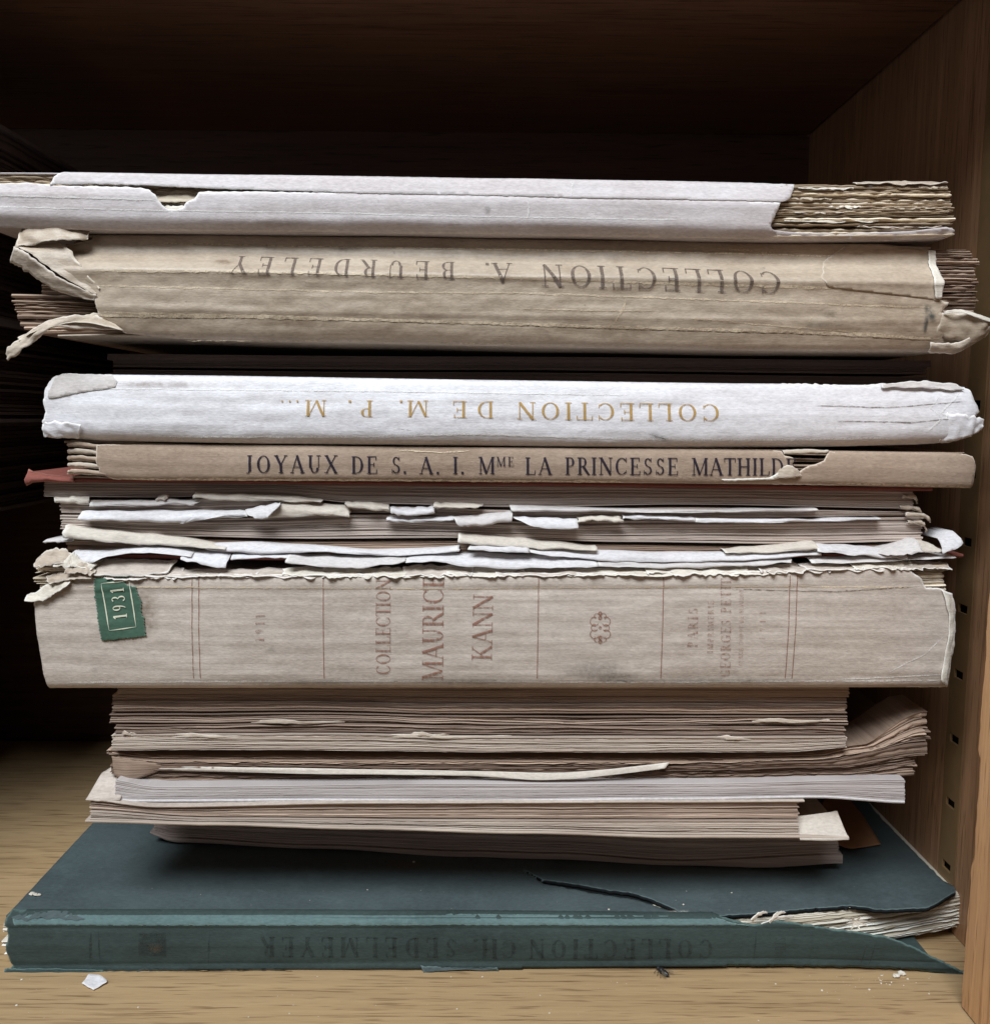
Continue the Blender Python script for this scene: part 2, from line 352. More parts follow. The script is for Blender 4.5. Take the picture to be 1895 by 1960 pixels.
M_CRD = ink('crease_dark', srgb(92, 74, 58), .3, .6, .75, 700)
M_INKT = ink('ink_faded_brown', srgb(112, 98, 90), .2, .55, .82, 900)
M_INKG = ink('ink_gold', srgb(184, 148, 88), .2, .5, .92, 1100)
M_INKB = ink('ink_blueblack', srgb(42, 36, 48), .1, .36, .96, 900)
M_INKR = ink('ink_red_brown', srgb(148, 104, 88), .22, .55, .85, 900)
M_INKR2 = ink('ink_red_faint', srgb(150, 110, 96), .3, .62, .7, 900)
M_INKD = ink('blind_dark', srgb(40, 40, 40), .25, .75, .42, 420)
M_STAMPW = ink('stamp_white', srgb(222, 220, 196), .2, .4, .95, 900)
M_STAMP = paper('stamp_green', srgb(76, 104, 88), srgb(56, 82, 68), srgb(116, 136, 120), .2, .6, .4, .2)
M_SMG = ink('smudge_grey', srgb(88, 88, 82), .25, .95, .55, 700, True)
M_SMB = ink('smudge_brown', srgb(130, 106, 82), .25, .8, .5, 300, True)
M_SMT = ink('smudge_teal', srgb(44, 66, 70), .3, .6, .8, 300, True)
M_SMW = ink('scuff_white', srgb(226, 220, 210), .4, .65, .8, 500, True)

# ------------------------------------------------------------------ lettering: capitals built from strokes
T_, t_ = .135, .045
def gl(ch):
    q = []
    def L(x1, y1, x2, y2, w): q.append(('l', x1, y1, x2, y2, w))
    def A(cx, cy, rx, ry, a0, a1, W=T_, w=t_): q.append(('a', cx, cy, rx, ry, a0, a1, W, w))
    def V(x, w=T_, a=0, b=1): L(x, a, x, b, w)
    def s(x, y, h=.14): yy = y + (.02 if y < .5 else -.02); L(x-h, yy, x+h, yy, .045)
    if ch == 'I': V(.18); s(.18, 0); s(.18, 1); w = .36
    elif ch == 'L': V(.18); s(.18, 0); s(.18, 1); L(.18, .02, .6, .02, .05); L(.59, 0, .61, .25, .05); w = .66
    elif ch in 'EF':
        V(.18); s(.18, 0); s(.18, 1); L(.18, .98, .58, .98, .05); L(.57, 1, .57, .78, .05); L(.18, .52, .45, .52, .045); L(.45, .4, .45, .64, .045)
        if ch == 'E': L(.18, .02, .6, .02, .05); L(.6, 0, .61, .24, .05)
        w = .68
    elif ch == 'T': V(.36); s(.36, 0); L(.05, .98, .67, .98, .05); L(.05, 1, .05, .76, .045); L(.67, 1, .67, .76, .045); w = .72
    elif ch == 'H': V(.18); V(.66); [s(x, y) for x in (.18, .66) for y in (0, 1)]; L(.18, .51, .66, .51, .05); w = .84
    elif ch == 'N': V(.16, .055); V(.7, .055); s(.16, 0, .12); s(.12, 1, .1); s(.7, 1, .12); L(.15, 1, .7, .02, .14); w = .84
    elif ch == 'M': V(.15, .055); V(.84, T_); s(.15, 0, .11); s(.12, 1, .1); s(.84, 0); s(.87, 1, .1); L(.16, 1, .48, .03, .13); L(.48, .03, .82, 1, .05); w = 1.0
    elif ch == 'A': L(.1, 0, .39, 1, .05); L(.38, 1, .7, 0, .14); L(.2, .34, .58, .34, .045); s(.1, 0, .11); s(.7, 0, .13); w = .8
    elif ch == 'U': V(.18, T_, .3); V(.64, .05, .3); s(.18, 1); s(.64, 1, .12); A(.41, .31, .23, .3, 180, 360, .12, .05); w = .8
    elif ch in 'PRB':
        V(.18); s(.18, 0 if ch != 'B' else 1, .14); s(.18, 1)
        L(.18, .98, .38, .98, .045); L(.18, .5, .38, .5, .045); A(.36, .74, .2, .25, -90, 90, T_, .045)
        if ch == 'P': w = .64
        elif ch == 'R': L(.36, .5, .68, .02, .13); s(.72, 0, .06); w = .74
        else: L(.18, .02, .4, .02, .045); A(.38, .26, .23, .25, -90, 90, T_, .045); L(.04, .02, .2, .02, .045); w = .7
    elif ch == 'D': V(.18); s(.18, 0, .12); s(.18, 1, .12); L(.18, .98, .36, .98, .045); L(.18, .02, .36, .02, .045); A(.34, .5, .38, .49, -90, 90, T_, .045); w = .82
    elif ch == 'O': A(.44, .5, .36, .49, 0, 360, T_, .045); w = .88
    elif ch == 'C': A(.44, .5, .36, .49, 48, 312, T_, .045); L(.69, 1, .69, .72, .045); L(.69, .28, .69, .1, .04); w = .8
    elif ch == 'G': A(.44, .5, .36, .49, 48, 300, T_, .045); L(.69, 1, .69, .72, .045); V(.68, T_, .06, .42); s(.66, .43, .14); w = .86
    elif ch == 'S': A(.32, .74, .19, .235, 25, 270, .1, .06); A(.32, .27, .22, .25, 90, -155, .1, .06); L(.5, .98, .5, .74, .04); L(.1, .02, .1, .28, .04); w = .64
    elif ch == 'J': V(.28, T_, .1); s(.28, 1); A(.15, .1, .13, .13, -130, 0, .1, .05); w = .46
    elif ch == 'K': V(.18); s(.18, 0); s(.18, 1); L(.22, .42, .62, .97, .05); L(.34, .58, .7, .02, .14); s(.62, 1, .12); s(.72, 0, .12); w = .82
    elif ch == 'X': L(.12, 1, .66, 0, .14); L(.12, 0, .64, 1, .05); [s(x, y, .11) for x in (.12, .65) for y in (0, 1)]; w = .78
    elif ch == 'Y': L(.1, 1, .38, .46, .14); L(.38, .46, .64, 1, .05); V(.38, T_, 0, .48); s(.1, 1, .12); s(.64, 1, .1); s(.38, 0); w = .74
    elif ch == '1': V(.22, .12); s(.22, 0); L(.06, .84, .22, 1, .06); w = .42
    elif ch == '9': A(.28, .7, .19, .28, 0, 360, .1, .05); A(.22, .66, .25, .64, -80, 0, .1, .05); w = .56
    elif ch == '3': A(.24, .75, .19, .23, -90, 140, .1, .05); A(.24, .27, .22, .26, -150, 90, .1, .05); w = .54
    elif ch == '2': A(.26, .74, .2, .24, -20, 160, .1, .05); L(.44, .66, .08, .05, .07); L(.06, .04, .5, .04, .08); w = .56
    elif ch == '.': L(.12, 0, .12, .14, .14); w = .26
    elif ch == ',': L(.12, -.1, .14, .14, .1); w = .26
    elif ch == '-': L(.05, .4, .3, .4, .06); w = .36
    else: w = .45
    return w, q
def text(bk, name, items, mat, off=0.0003, k=1.0):
    """items: (string, start(u,v), end(u,v), height, up(u,v)); baseline runs from start to end"""
    V, Fc = [], []; lay = [0]
    for it in items:
        st, a, b, h, up = it[:5]; wf = it[5] if len(it) > 5 else 1.0
        a = Vector(a); b = Vector(b); up = Vector(up).normalized(); d = b - a; Ln = d.length; d /= Ln
        ws = [gl(c)[0] * h * wf for c in st]; nat = sum(ws); gp = (Ln - nat) / max(1, len(st) - 1); sx = wf; sc = 1.0
        if gp < -.02 * h: sc = Ln / nat; sx = wf * sc; gp = 0
        x = 0
        for c, wd in zip(st, ws):
            for qd in gl(c)[1]:
                lay[0] += 1; o2 = off + (lay[0] % 7) * 6e-6; pts = []
                if qd[0] == 'l':
                    _, x1, y1, x2, y2, ww = qd; dx, dy = x2-x1, y2-y1; l = math.hypot(dx, dy); nx, ny = -dy/l*ww/2*k, dx/l*ww/2*k; m = max(2, int(l * 5))
                    for i in range(m + 1): f = i / m; pts.append(((x1+dx*f+nx, y1+dy*f+ny), (x1+dx*f-nx, y1+dy*f-ny)))
                else:
                    _, cx, cy, rx, ry, a0, a1, W, w2 = qd; m = max(10, int(abs(a1 - a0) / 12))
                    for i in range(m + 1):
                        an = rad(a0 + (a1 - a0) * i / m); ww = (w2 + (W - w2) * abs(math.cos(an)) ** 1.5) * k; ca, sa = math.cos(an), math.sin(an)
                        pts.append(((cx+rx*ca, cy+ry*sa), (cx+(rx-ww)*ca, cy+(ry-ww*.9)*sa)))
                base = len(V)
                for pr in pts:
                    for (gx, gy) in pr:
                        p = a + d * (x + gx * h * sx) + up * (gy * h); V.append(bk.S(p.x, p.y, o2))
                for i in range(len(pts) - 1): o = base + 2*i; Fc.append([o, o+1, o+3, o+2])
            x += wd * sc + gp
    return addobj(name, V, Fc, mat, bk.root, False)
DN, UPV, LF = (0, 1), (0, -1), (-1, 0)

# ------------------------------------------------------------------ cabinet
XW = 0.2045; ZF = aty(947, 1860, 0.0).z; ZC = atx(1683, 142, XW).z; YB = atx(1550, 262, XW).y
cab = thing('oak_cabinet', 'oak cabinet compartment with metal shelf strip that holds the book stack', 'cabinet', (0, 0.02, ZF))
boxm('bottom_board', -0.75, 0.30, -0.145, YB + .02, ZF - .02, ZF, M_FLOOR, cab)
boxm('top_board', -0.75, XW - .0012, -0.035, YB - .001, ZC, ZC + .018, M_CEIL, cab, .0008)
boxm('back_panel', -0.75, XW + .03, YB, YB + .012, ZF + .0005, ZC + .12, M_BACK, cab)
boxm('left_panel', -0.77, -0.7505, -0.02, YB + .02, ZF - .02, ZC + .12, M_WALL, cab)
# right side panel with a groove for the metal strip
sy0, sy1 = atx(1829, 1668, XW).y, atx(1794, 1668, XW).y
side = bmesh.new()
prof = [(-0.03, 0), (sy0, 0), (sy0, .0025), (sy1, .0025), (sy1, 0), (YB - .0005, 0), (YB - .0005, .02), (-0.03, .02)]
lo = [side.verts.new((XW + p[1], p[0], ZF + .0005)) for p in prof]; hi = [side.verts.new((XW + p[1], p[0], ZC + .12)) for p in prof]
for i in range(8): side.faces.new([lo[i], lo[(i+1) % 8], hi[(i+1) % 8], hi[i]])
me = bpy.data.meshes.new('side_panel'); side.to_mesh(me); side.free(); me.materials.append(M_WALL)
o = bpy.data.objects.new('side_panel', me); scene.collection.objects.link(o); o.parent = cab; o.matrix_parent_inverse = Matrix.Translation(-cab.location)
# slotted shelf strip
zs = [atx(u, v, XW).z for u, v in ((1861, 1040), (1850, 1168), (1841, 1292), (1831, 1415), (1822, 1540), (1812, 1658))]
pit = (zs[0] - zs[-1]) / 5; zsl = [zs[-1] + pit * i for i in range(-1, 8)]
V, Fc = [], []; ya, yb = sy0 + .0006, sy1 - .0006; yc = (ya + yb) / 2; hw = .0036; hh = .0019
def quad(y0, y1, z0, z1):
    b = len(V); V.extend([(XW + .0004, y0, z0), (XW + .0004, y1, z0), (XW + .0004, y1, z1), (XW + .0004, y0, z1)]); Fc.append([b, b+1, b+2, b+3])
zp = ZF + .001
for z in zsl:
    if z - hh < zp: continue
    quad(ya, yb, zp, z - hh); quad(ya, yc - hw, z - hh, z + hh); quad(yc + hw, yb, z - hh, z + hh); zp = z + hh
quad(ya, yb, zp, ZC + .1)
st = addobj('shelf_strip', V, Fc, M_METAL, cab, False); sm = st.modifiers.new('t', 'SOLIDIFY'); sm.thickness = .0012; sm.offset = 0
b_ = addobj('slot_shade_sheet', [(XW + .0022, sy0 + .001, ZF + .001), (XW + .0022, sy1 - .001, ZF + .001), (XW + .0022, sy1 - .001, ZC + .1), (XW + .0022, sy0 + .001, ZC + .1)], [[0, 1, 2, 3]], M_DARK, st, False)  # near-black sheet painting the shade seen through the slots
# front frame post, its rear veneer edge chipped
pA, pB = atz(1840, 1930, ZF), None
xf, yf = pA.x, pA.y
V, Fc = [], []; n = 120
for i in range(n + 1):
    z = ZF + .0008 + (0.36) * i / n
    chip = .0012 * max(0, N(z * 60, 3.1)) + .0006 * N(z * 300, 8.2)
    if -.165 < z < -.125: chip += .0016
    V += [(xf, -0.145, z), (xf, yf - chip, z), (xf + .0012, yf + .0004, z), (xf + .06, yf + .0004, z), (xf + .06, -0.145, z)]
for i in range(n):
    for j in range(5): a = i*5+j; b = i*5+(j+1) % 5; Fc.append([a, b, b+5, a+5])
addobj('frame_post', V, Fc, M_FRAME, cab, False)
# ------------------------------------------------------------------ A: topmost white-wrapped book
A = Book('wrapped_book', 'topmost book of the stack, white paper wrapper torn open at its right end', -.001, .004, (900, 450))
A.yl -= .002; A.yr -= .002
A.vt = Sm([(0, 322), (600, 332), (1000, 338), (1500, 346), (1850, 350)]); A.vb = Sm([(-60, 430), (200, 437), (700, 441), (1000, 446), (1500, 455), (1850, 452)])
A.prof = Cv([(0, 4.2), (.07, 2.2), (.38, -.2), (.44, -.6), (.78, -.1), (.85, .4), (1, 3.2)]); A.wr = .25; A.seed = 2.0
leaves(A, 'gathering', -40, 1827, lambda u: A.vt(u) + 3, lambda u: A.vb(u) - 3, 24, M_PGY, 11, .15, 1.3, 6, 1.8, .10, lambda u: (.0034 if 250 < u < 410 else .0050) if u < 1440 else max(.0018, .0050 - .0032 * (u - 1440) / 50), 190, .6, 1.2, .7, 12)
tornA = lambda u, v: u > 1440 or u < 130 or v > 350
up = [(96, 353), (101, 336), (114, 325), (300, 328), (600, 331), (900, 336), (1010, 337), (1100, 339), (1300, 342), (1440, 345), (1524, 350), (1519, 362), (1512, 380), (1497, 386), (1300, 382), (1100, 379), (900, 373), (700, 370), (640, 368), (500, 363), (420, 361), (350, 358), (280, 354), (180, 351)]
sheet('upper_wrapper', up, lambda u, v: A.S(u, v, .0006), M_WHITE, A.root, 5, 1.6, 1, tornA, (), .0004, 3)
lw = [(-40, 351), (0, 350), (60, 349), (110, 355), (180, 356), (270, 359), (284, 362), (294, 370), (300, 374), (306, 386), (320, 400), (338, 402), (350, 398), (358, 388), (374, 380), (382, 368), (400, 366), (500, 367), (640, 369), (700, 368), (900, 370), (1100, 376), (1300, 379), (1494, 388), (1488, 400), (1482, 414), (1474, 432), (1480, 440), (1530, 444), (1620, 446), (1750, 441), (1812, 434), (1832, 440), (1826, 449), (1780, 453), (1700, 457), (1500, 455), (1000, 446), (700, 441), (200, 437), (-40, 431)]
sheet('lower_wrapper', lw, lambda u, v: A.S(u, v, .0002), M_WHITE, A.root, 5, 1.5, 5, lambda u, v: v < A.vt(u) + 75 and (v > 346), (), .0004, 3)
slab(A, 'front_cover', -40, 1824, lambda u: A.vt(u) + 1, lambda u: A.vt(u) + 4, M_WHITE, .155, .0045, seed=4)
slab(A, 'back_cover', -40, 1820, lambda u: A.vb(u) - 4, lambda u: A.vb(u) - .5, M_WHITE, .155, .0042, seed=5)
strip(A, 'crease', [(-40, 374), (200, 380), (300, 384)], 2.5, M_FIBW, .0006, 3)
strip(A, 'crease', [(-40, 395), (300, 403), (600, 407), (900, 414), (1300, 421)], 2.2, M_FIBW, .0005, 4)
strip(A, 'crease', [(1010, 382), (1012, 398), (1010, 418)], 3, M_FIBW, .0006, 5, step=3)
strip(A, 'crease', [(1012, 340), (1013, 345)], 2, M_FIBW, .001, 5, step=3); strip(A, 'crease', [(1096, 342), (1094, 378)], 2.4, M_FIBW, .001, 6, step=3)
smudge(A, 'smudge', 933, 402, 8, 12, M_SMG, .0006); smudge(A, 'stain', 540, 425, 60, 10, M_SMB, .0006)
for i, (a, b, c) in enumerate(((1530, 1640, 354), (1640, 1822, 344), (1510, 1600, 374), (1590, 1660, 390), (1500, 1640, 400), (1690, 1800, 392), (1500, 1700, 417), (1640, 1820, 428), (1760, 1822, 352))):
    loft('torn_layer', [A.P(a, c, .004), A.P((a+b)/2, c - 2, .0035), A.P(b, c, .004)], [A.P(a + 4, c + 4, .0012), A.P((a+b)/2, c + 7, .0008), A.P(b - 4, c + 4, .0014)], (M_FIB, M_TANIN, M_PGY)[i % 3], A.root, 34, 3, 0, .0012, 40 + i, .0003, 2.2)

loft('torn_layer', [A.P(286, 368, .004), A.P(340, 366, .003), A.P(392, 366, .004)], [A.P(298, 384, .0012), A.P(340, 386, .001), A.P(382, 380, .0014)], M_PGY, A.root, 26, 5, 0, .0006, 57, .0003, .6)
loft('torn_layer', [A.P(306, 388, .003), A.P(335, 392, .0016), A.P(366, 388, .003)], [A.P(316, 408, .0002), A.P(336, 410, .0), A.P(356, 406, .0004)], M_FIB, A.root, 20, 5, 0, .0008, 58, .0003, .8)
# ------------------------------------------------------------------ B: tan book with torn spine
B = Book('torn_spine_book', 'thick tan book with cracked spine, faded upside-down lettering and torn curling ends', .0, .004, (900, 670))
B.vt = Sm([(0, 428), (160, 440), (700, 445), (1100, 451), (1600, 459), (1880, 466)]); B.vb = Sm([(0, 645), (200, 642), (700, 655), (1100, 663), (1500, 670), (1880, 672)])
B.prof = Cv([(0, 8), (.06, 6.2), (.16, 5.4), (.20, 4.6), (.37, -2.6), (.395, -3.0), (.42, -2.5), (.50, -1.9), (.55, -1.8), (.57, -1.9), (.70, -1.4), (.735, -1.5), (.76, -.9), (.9, .7), (.96, 1.9), (1, 3.8)]); B.wr = .45; B.seed = 5.5
uLB = Cv([(0, 120), (.35, 110), (.45, 72), (.6, 68), (.62, 12), (.95, 30), (1, 60)]); uRB = Cv([(0, 1868), (.1, 1884), (.4, 1882), (.6, 1888), (.75, 1878), (.8, 1850), (1, 1820)])
leaves(B, 'gathering', uLB, uRB, lambda u: B.vt(u) + 6, lambda u: B.vb(u) - 8, 44, M_PGB, 21, .15, 1.0, 7, 1.6, .15, lambda u: .0055 + .0055 * max(0, min(1, (u - 110) / 60, (1800 - u) / 30)), 150, .5, .8, .7, 11)
sp = [(92, 470), (165, 452), (165, 442), (300, 441), (700, 445), (1100, 451), (1600, 459), (1640, 460), (1700, 459), (1780, 468), (1806, 474), (1801, 520), (1793, 575), (1812, 580), (1800, 595), (1795, 602), (1850, 605), (1868, 622), (1845, 665), (1815, 671), (1500, 670), (1100, 663), (700, 655), (330, 646), (236, 636), (190, 604), (186, 570), (150, 548), (110, 510)]
tB = lambda u, v: (u < 240 or u > 1770) and not (v > 660 and u < 1790)
sheet('spine', sp, lambda u, v: B.S(u, v), M_TAN, B.root, 4.5, 2.0, 8, tB, (), .0005, 6)
slab(B, 'front_cover', 120, 1800, lambda u: B.vt(u) + 1, lambda u: B.vt(u) + 5, M_TAN, .15, .0072, seed=4)
slab(B, 'back_cover', 100, 1820, lambda u: B.vb(u) - 5, lambda u: B.vb(u) - 1, M_TAN, .15, .0042, seed=5)
# overlapping paper piece glued on the right end
ov = [(1622, 470), (1640, 459), (1700, 460), (1790, 472), (1806, 476), (1800, 525), (1794, 576), (1700, 565), (1580, 552), (1568, 535), (1585, 495)]
sheet('glued_patch', ov, lambda u, v: B.S(u, v, .0004), M_TAN, B.root, 4, 3.2, 18, lambda u, v: u > 1780 or (u < 1630 and v < 545), (), .0002, 2.2)
sheet('torn_edge', [(1790, 474), (1804, 474), (1800, 520), (1794, 574), (1784, 574), (1778, 545), (1786, 520), (1788, 495)], lambda u, v: B.S(u, v, .0013), M_FIB, B.root, 3, 1.6, 28, None, (), .0003)
# curling flaps
loft('torn_flap', [B.P(36, 434, .002), B.P(60, 428, .001), B.P(100, 426, .001), B.P(140, 432, .002), B.P(166, 437, .003)], [B.P(37, 474, -.003), B.P(70, 470, -.003), B.P(110, 462, -.003), B.P(150, 460, -.001), B.P(166, 456, .001)], M_TAN, B.root, 34, 8, .0002, .0010, 3, .00025, .5)
loft('torn_flap', [B.P(36, 474, -.003), B.P(70, 488, -.0045), B.P(104, 516, -.004), B.P(150, 545, -.0032), B.P(188, 566, -.0015)], [B.P(106, 462, .0015), B.P(130, 474, -.0002), B.P(152, 500, -.002), B.P(172, 525, -.0022), B.P(196, 552, -.0022)], M_TAN, B.root, 40, 8, -.0006, .0009, 4, .00025, .25)
loft('torn_flap', [B.P(17, 500, .001), B.P(44, 514, -.001), B.P(84, 540, -.002), B.P(130, 564, -.002), B.P(184, 576, -.001)], [B.P(38, 474, -.004), B.P(72, 494, -.0055), B.P(108, 522, -.005), B.P(150, 548, -.004), B.P(190, 566, -.002)], M_TANIN, B.root, 40, 6, .0002, .0008, 5, .0003, .6)
loft('torn_flap', [B.P(186, 602, .001), B.P(150, 606, -.004), B.P(118, 616, -.008), B.P(80, 634, -.006), B.P(56, 652, -.008), B.P(26, 676, -.005)], [B.P(240, 634, .0), B.P(170, 630, -.005), B.P(120, 634, -.010), B.P(90, 652, -.007), B.P(66, 676, -.009), B.P(32, 692, -.006)], M_TANIN, B.root, 44, 8, .0006, .0014, 6, .00025, .6)
loft('torn_flap', [B.P(190, 600, .0015), B.P(150, 606, -.003), B.P(110, 616, -.006), B.P(70, 636, -.004), B.P(50, 648, -.006)], [B.P(238, 632, -.001), B.P(172, 620, -.006), B.P(122, 628, -.009), B.P(84, 640, -.008), B.P(60, 656, -.009)], M_TAN, B.root, 40, 5, -.0008, .0010, 7, .0003, .6)
loft('torn_flap', [B.P(1796, 600, -.001), B.P(1830, 598, -.003), B.P(1865, 610, -.006), B.P(1888, 620, -.005)], [B.P(1790, 640, .0), B.P(1830, 652, -.001), B.P(1856, 656, -.003), B.P(1880, 634, -.004)], M_TAN, B.root, 24, 8, .001, .001, 9, .00025, .35)
loft('torn_flap', [B.P(1798, 597, -.003), B.P(1830, 596, -.005), B.P(1886, 617, -.007)], [B.P(1800, 602, -.003), B.P(1830, 603, -.006), B.P(1884, 624, -.008)], M_FIB, B.root, 20, 3, .0, .0006, 10, .00025, .6)
loft('torn_flap', [B.P(1780, 655, -.0005), B.P(1830, 655, -.002), B.P(1882, 625, -.006)], [B.P(1780, 672, .002), B.P(1832, 675, .001), B.P(1878, 645, -.003)], M_TANIN, B.root, 24, 5, .001, .001, 12, .00025, .7)
for k, (pth, wd) in enumerate((([(190, 520), (500, 522), (900, 532), (1300, 545), (1560, 552), (1790, 562)], 4.2), ([(190, 548), (420, 553), (700, 560), (1000, 562), (1400, 576), (1780, 590)], 3.0),
    ([(190, 604), (420, 606), (700, 612), (1000, 620), (1180, 626), (1500, 634), (1800, 648)], 5.0), ([(200, 598), (420, 603), (600, 607)], 3.0), ([(300, 460), (700, 468), (1100, 474), (1500, 482), (1780, 490)], 2.4),
    ([(1197, 570), (1192, 590), (1176, 620)], 4.0), ([(1000, 592), (1180, 596), (1250, 595)], 2.0), ([(350, 650), (700, 652), (1000, 658)], 1.6), ([(1320, 610), (1500, 625), (1700, 640)], 2.0), ([(1560, 600), (1540, 625), (1500, 640)], 1.6), ([(1380, 470), (1440, 474), (1500, 480)], 2.0))):
    strip(B, 'crease', pth, wd, M_FIBT, .0004, 60 + k, step=5, rag=1.0)
strip(B, 'crease', [(200, 607), (500, 610), (900, 620), (1180, 630), (1500, 638), (1790, 652)], 1.8, M_CRD, .0003, 90)
text(B, 'title_lettering', [('COLLECTION', (1491, 519), (1034, 503), 46, (.03, 1), 1.15), ('A.', (980, 501), (926, 500), 42, (.03, 1), 1.15), ('BEURDELEY', (872, 499), (443, 486), 38, (.03, 1), 1.15)], M_INKT, .0006, .95)
smudge(B, 'stain', 1775, 600, 10, 22, M_SMT, .0005, rot=-.4); smudge(B, 'stain', 1768, 620, 5, 20, M_SMT, .0005); smudge(B, 'stain', 1570, 622, 50, 7, M_SMG, .0004); smudge(B, 'stain', 1585, 602, 18, 10, M_SMG, .0004)
smudge(B, 'stain', 560, 616, 90, 14, M_SMB, .0004); smudge(B, 'stain', 1190, 630, 70, 16, M_SMB, .0004); smudge(B, 'stain', 430, 500, 30, 8, M_SMB, .0004); smudge(B, 'stain', 660, 472, 40, 6, M_SMG, .0004)

# ------------------------------------------------------------------ dark recessed volume between B and C
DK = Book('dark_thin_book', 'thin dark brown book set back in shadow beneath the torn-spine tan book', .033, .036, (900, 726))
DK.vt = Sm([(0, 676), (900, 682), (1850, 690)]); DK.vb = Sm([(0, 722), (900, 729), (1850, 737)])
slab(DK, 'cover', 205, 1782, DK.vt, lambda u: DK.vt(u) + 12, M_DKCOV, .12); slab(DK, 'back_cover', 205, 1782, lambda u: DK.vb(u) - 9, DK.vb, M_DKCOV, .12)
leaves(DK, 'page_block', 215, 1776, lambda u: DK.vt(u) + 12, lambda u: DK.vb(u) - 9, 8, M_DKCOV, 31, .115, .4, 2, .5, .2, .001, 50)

# ------------------------------------------------------------------ C: bright white spine, gold lettering
C = Book('white_spine_book', 'bright white book spine with small gold upside-down lettering', -.002, .004, (900, 850))
C.vt = Sm([(60, 716), (400, 719), (900, 727), (1400, 734), (1800, 735), (1880, 740)]); C.vb = Sm([(60, 832), (200, 843), (500, 848), (900, 852), (1300, 856), (1600, 854), (1800, 848), (1880, 830)])
C.prof = Cv([(0, 4), (.05, 2.4), (.13, 1.6), (.3, .3), (.5, -.5), (.75, -.6), (.85, -.1), (.93, .8), (1, 3.2)]); C.wr = .35; C.seed = 9.1
cs = [(86, 738), (100, 720), (118, 716), (200, 717), (400, 719), (900, 727), (1400, 734), (1560, 735), (1640, 738), (1700, 734), (1760, 732), (1830, 736), (1862, 745), (1866, 770), (1872, 790), (1862, 800), (1876, 818), (1868, 835), (1830, 846), (1760, 850), (1600, 854), (1300, 856), (900, 852), (500, 848), (200, 843), (120, 838), (86, 830), (82, 812), (88, 790), (84, 765)]
tC = lambda u, v: u < 130 or u > 1800 or (v < 742 and u > 1500)
leaves(C, 'gathering', 100, 1855, lambda u: C.vt(u) + 5, lambda u: C.vb(u) - 5, 14, M_PGY, 41, .15, .4, 3, .8, .15, .006, 60, .4, .3, .5, 4)
sheet('spine', cs, lambda u, v: C.S(u, v), M_BRIGHT, C.root, 4.5, 2.6, 12, tC, (), .0006, 6)
slab(C, 'front_cover', 96, 1858, lambda u: C.vt(u) + 1, lambda u: C.vt(u) + 4, M_BRIGHT, .15, .0042, seed=4); slab(C, 'back_cover', 100, 1856, lambda u: C.vb(u) - 4, lambda u: C.vb(u) - 1, M_BRIGHT, .15, .0038, seed=5)
sheet('glued_patch', [(92, 748), (100, 722), (112, 714), (210, 717), (222, 728), (218, 742), (160, 750), (95, 764)], lambda u, v: C.S(u, v, .0005), M_WORN, C.root, 4, 1.8, 13, None, (), .0004, 4)
loft('torn_flap', [C.P(84, 812, -.001), C.P(110, 806, -.0025), C.P(160, 812, -.002)], [C.P(84, 836, .0), C.P(115, 838, -.001), C.P(150, 838, .0008)], M_BRIGHT, C.root, 20, 7, .0005, .0009, 3, .00025, .5)
loft('torn_flap', [C.P(1810, 790, -.001), C.P(1850, 795, -.0025), C.P(1878, 802, -.002)], [C.P(1800, 846, .001), C.P(1845, 838, -.001), C.P(1874, 822, -.002)], M_BRIGHT, C.root, 20, 8, .0004, .0009, 5, .00025, .5)
loft('torn_flap', [C.P(1690, 736, .0022), C.P(1760, 729, .0022), C.P(1835, 734, .0022)], [C.P(1690, 742, .0008), C.P(1760, 742, .0004), C.P(1850, 748, .0006)], M_WORN, C.root, 24, 4, .0, .0008, 8, .00025, .9)
for k, (pth, wd, m) in enumerate((([(300, 836), (700, 836), (900, 830), (1200, 840), (1500, 842), (1700, 838)], 3.5, M_FIBW), ([(200, 744), (700, 748), (1200, 756)], 2, M_FIBW), ([(1560, 776), (1700, 780), (1850, 768)], 1.6, M_CRD), ([(1600, 806), (1750, 808), (1850, 798)], 1.6, M_CRD), ([(1840, 752), (1800, 790), (1836, 812)], 2.4, M_FIBW), ([(1240, 830), (1275, 842)], 2.6, M_CRD), ([(760, 820), (790, 823)], 1.6, M_CRD), ([(1800, 760), (1780, 780), (1800, 800), (1770, 830)], 2.0, M_FIBW))):
    strip(C, 'crease', pth, wd, m, .0005, 160 + k, step=5)
text(C, 'title_lettering', [('COLLECTION', (1378, 773), (988, 769), 33, (0, 1), 1.4), ('DE', (947, 768), (865, 767), 32, (0, 1), 1.4), ('M.', (822, 766), (762, 766), 31, (0, 1), 1.4), ('P.', (716, 766), (664, 766), 31, (0, 1), 1.4), ('M', (627, 765), (580, 765), 31, (0, 1), 1.4), ('...', (573, 766), (537, 766), 26, (0, 1))], M_INKG, .0006, .85)
smudge(C, 'smudge', 1262, 836, 30, 7, M_SMG, .0006, rot=.4); smudge(C, 'stain', 300, 735, 120, 8, M_SMB, .0006); smudge(C, 'stain', 130, 752, 7, 5, M_SMG, .0014)

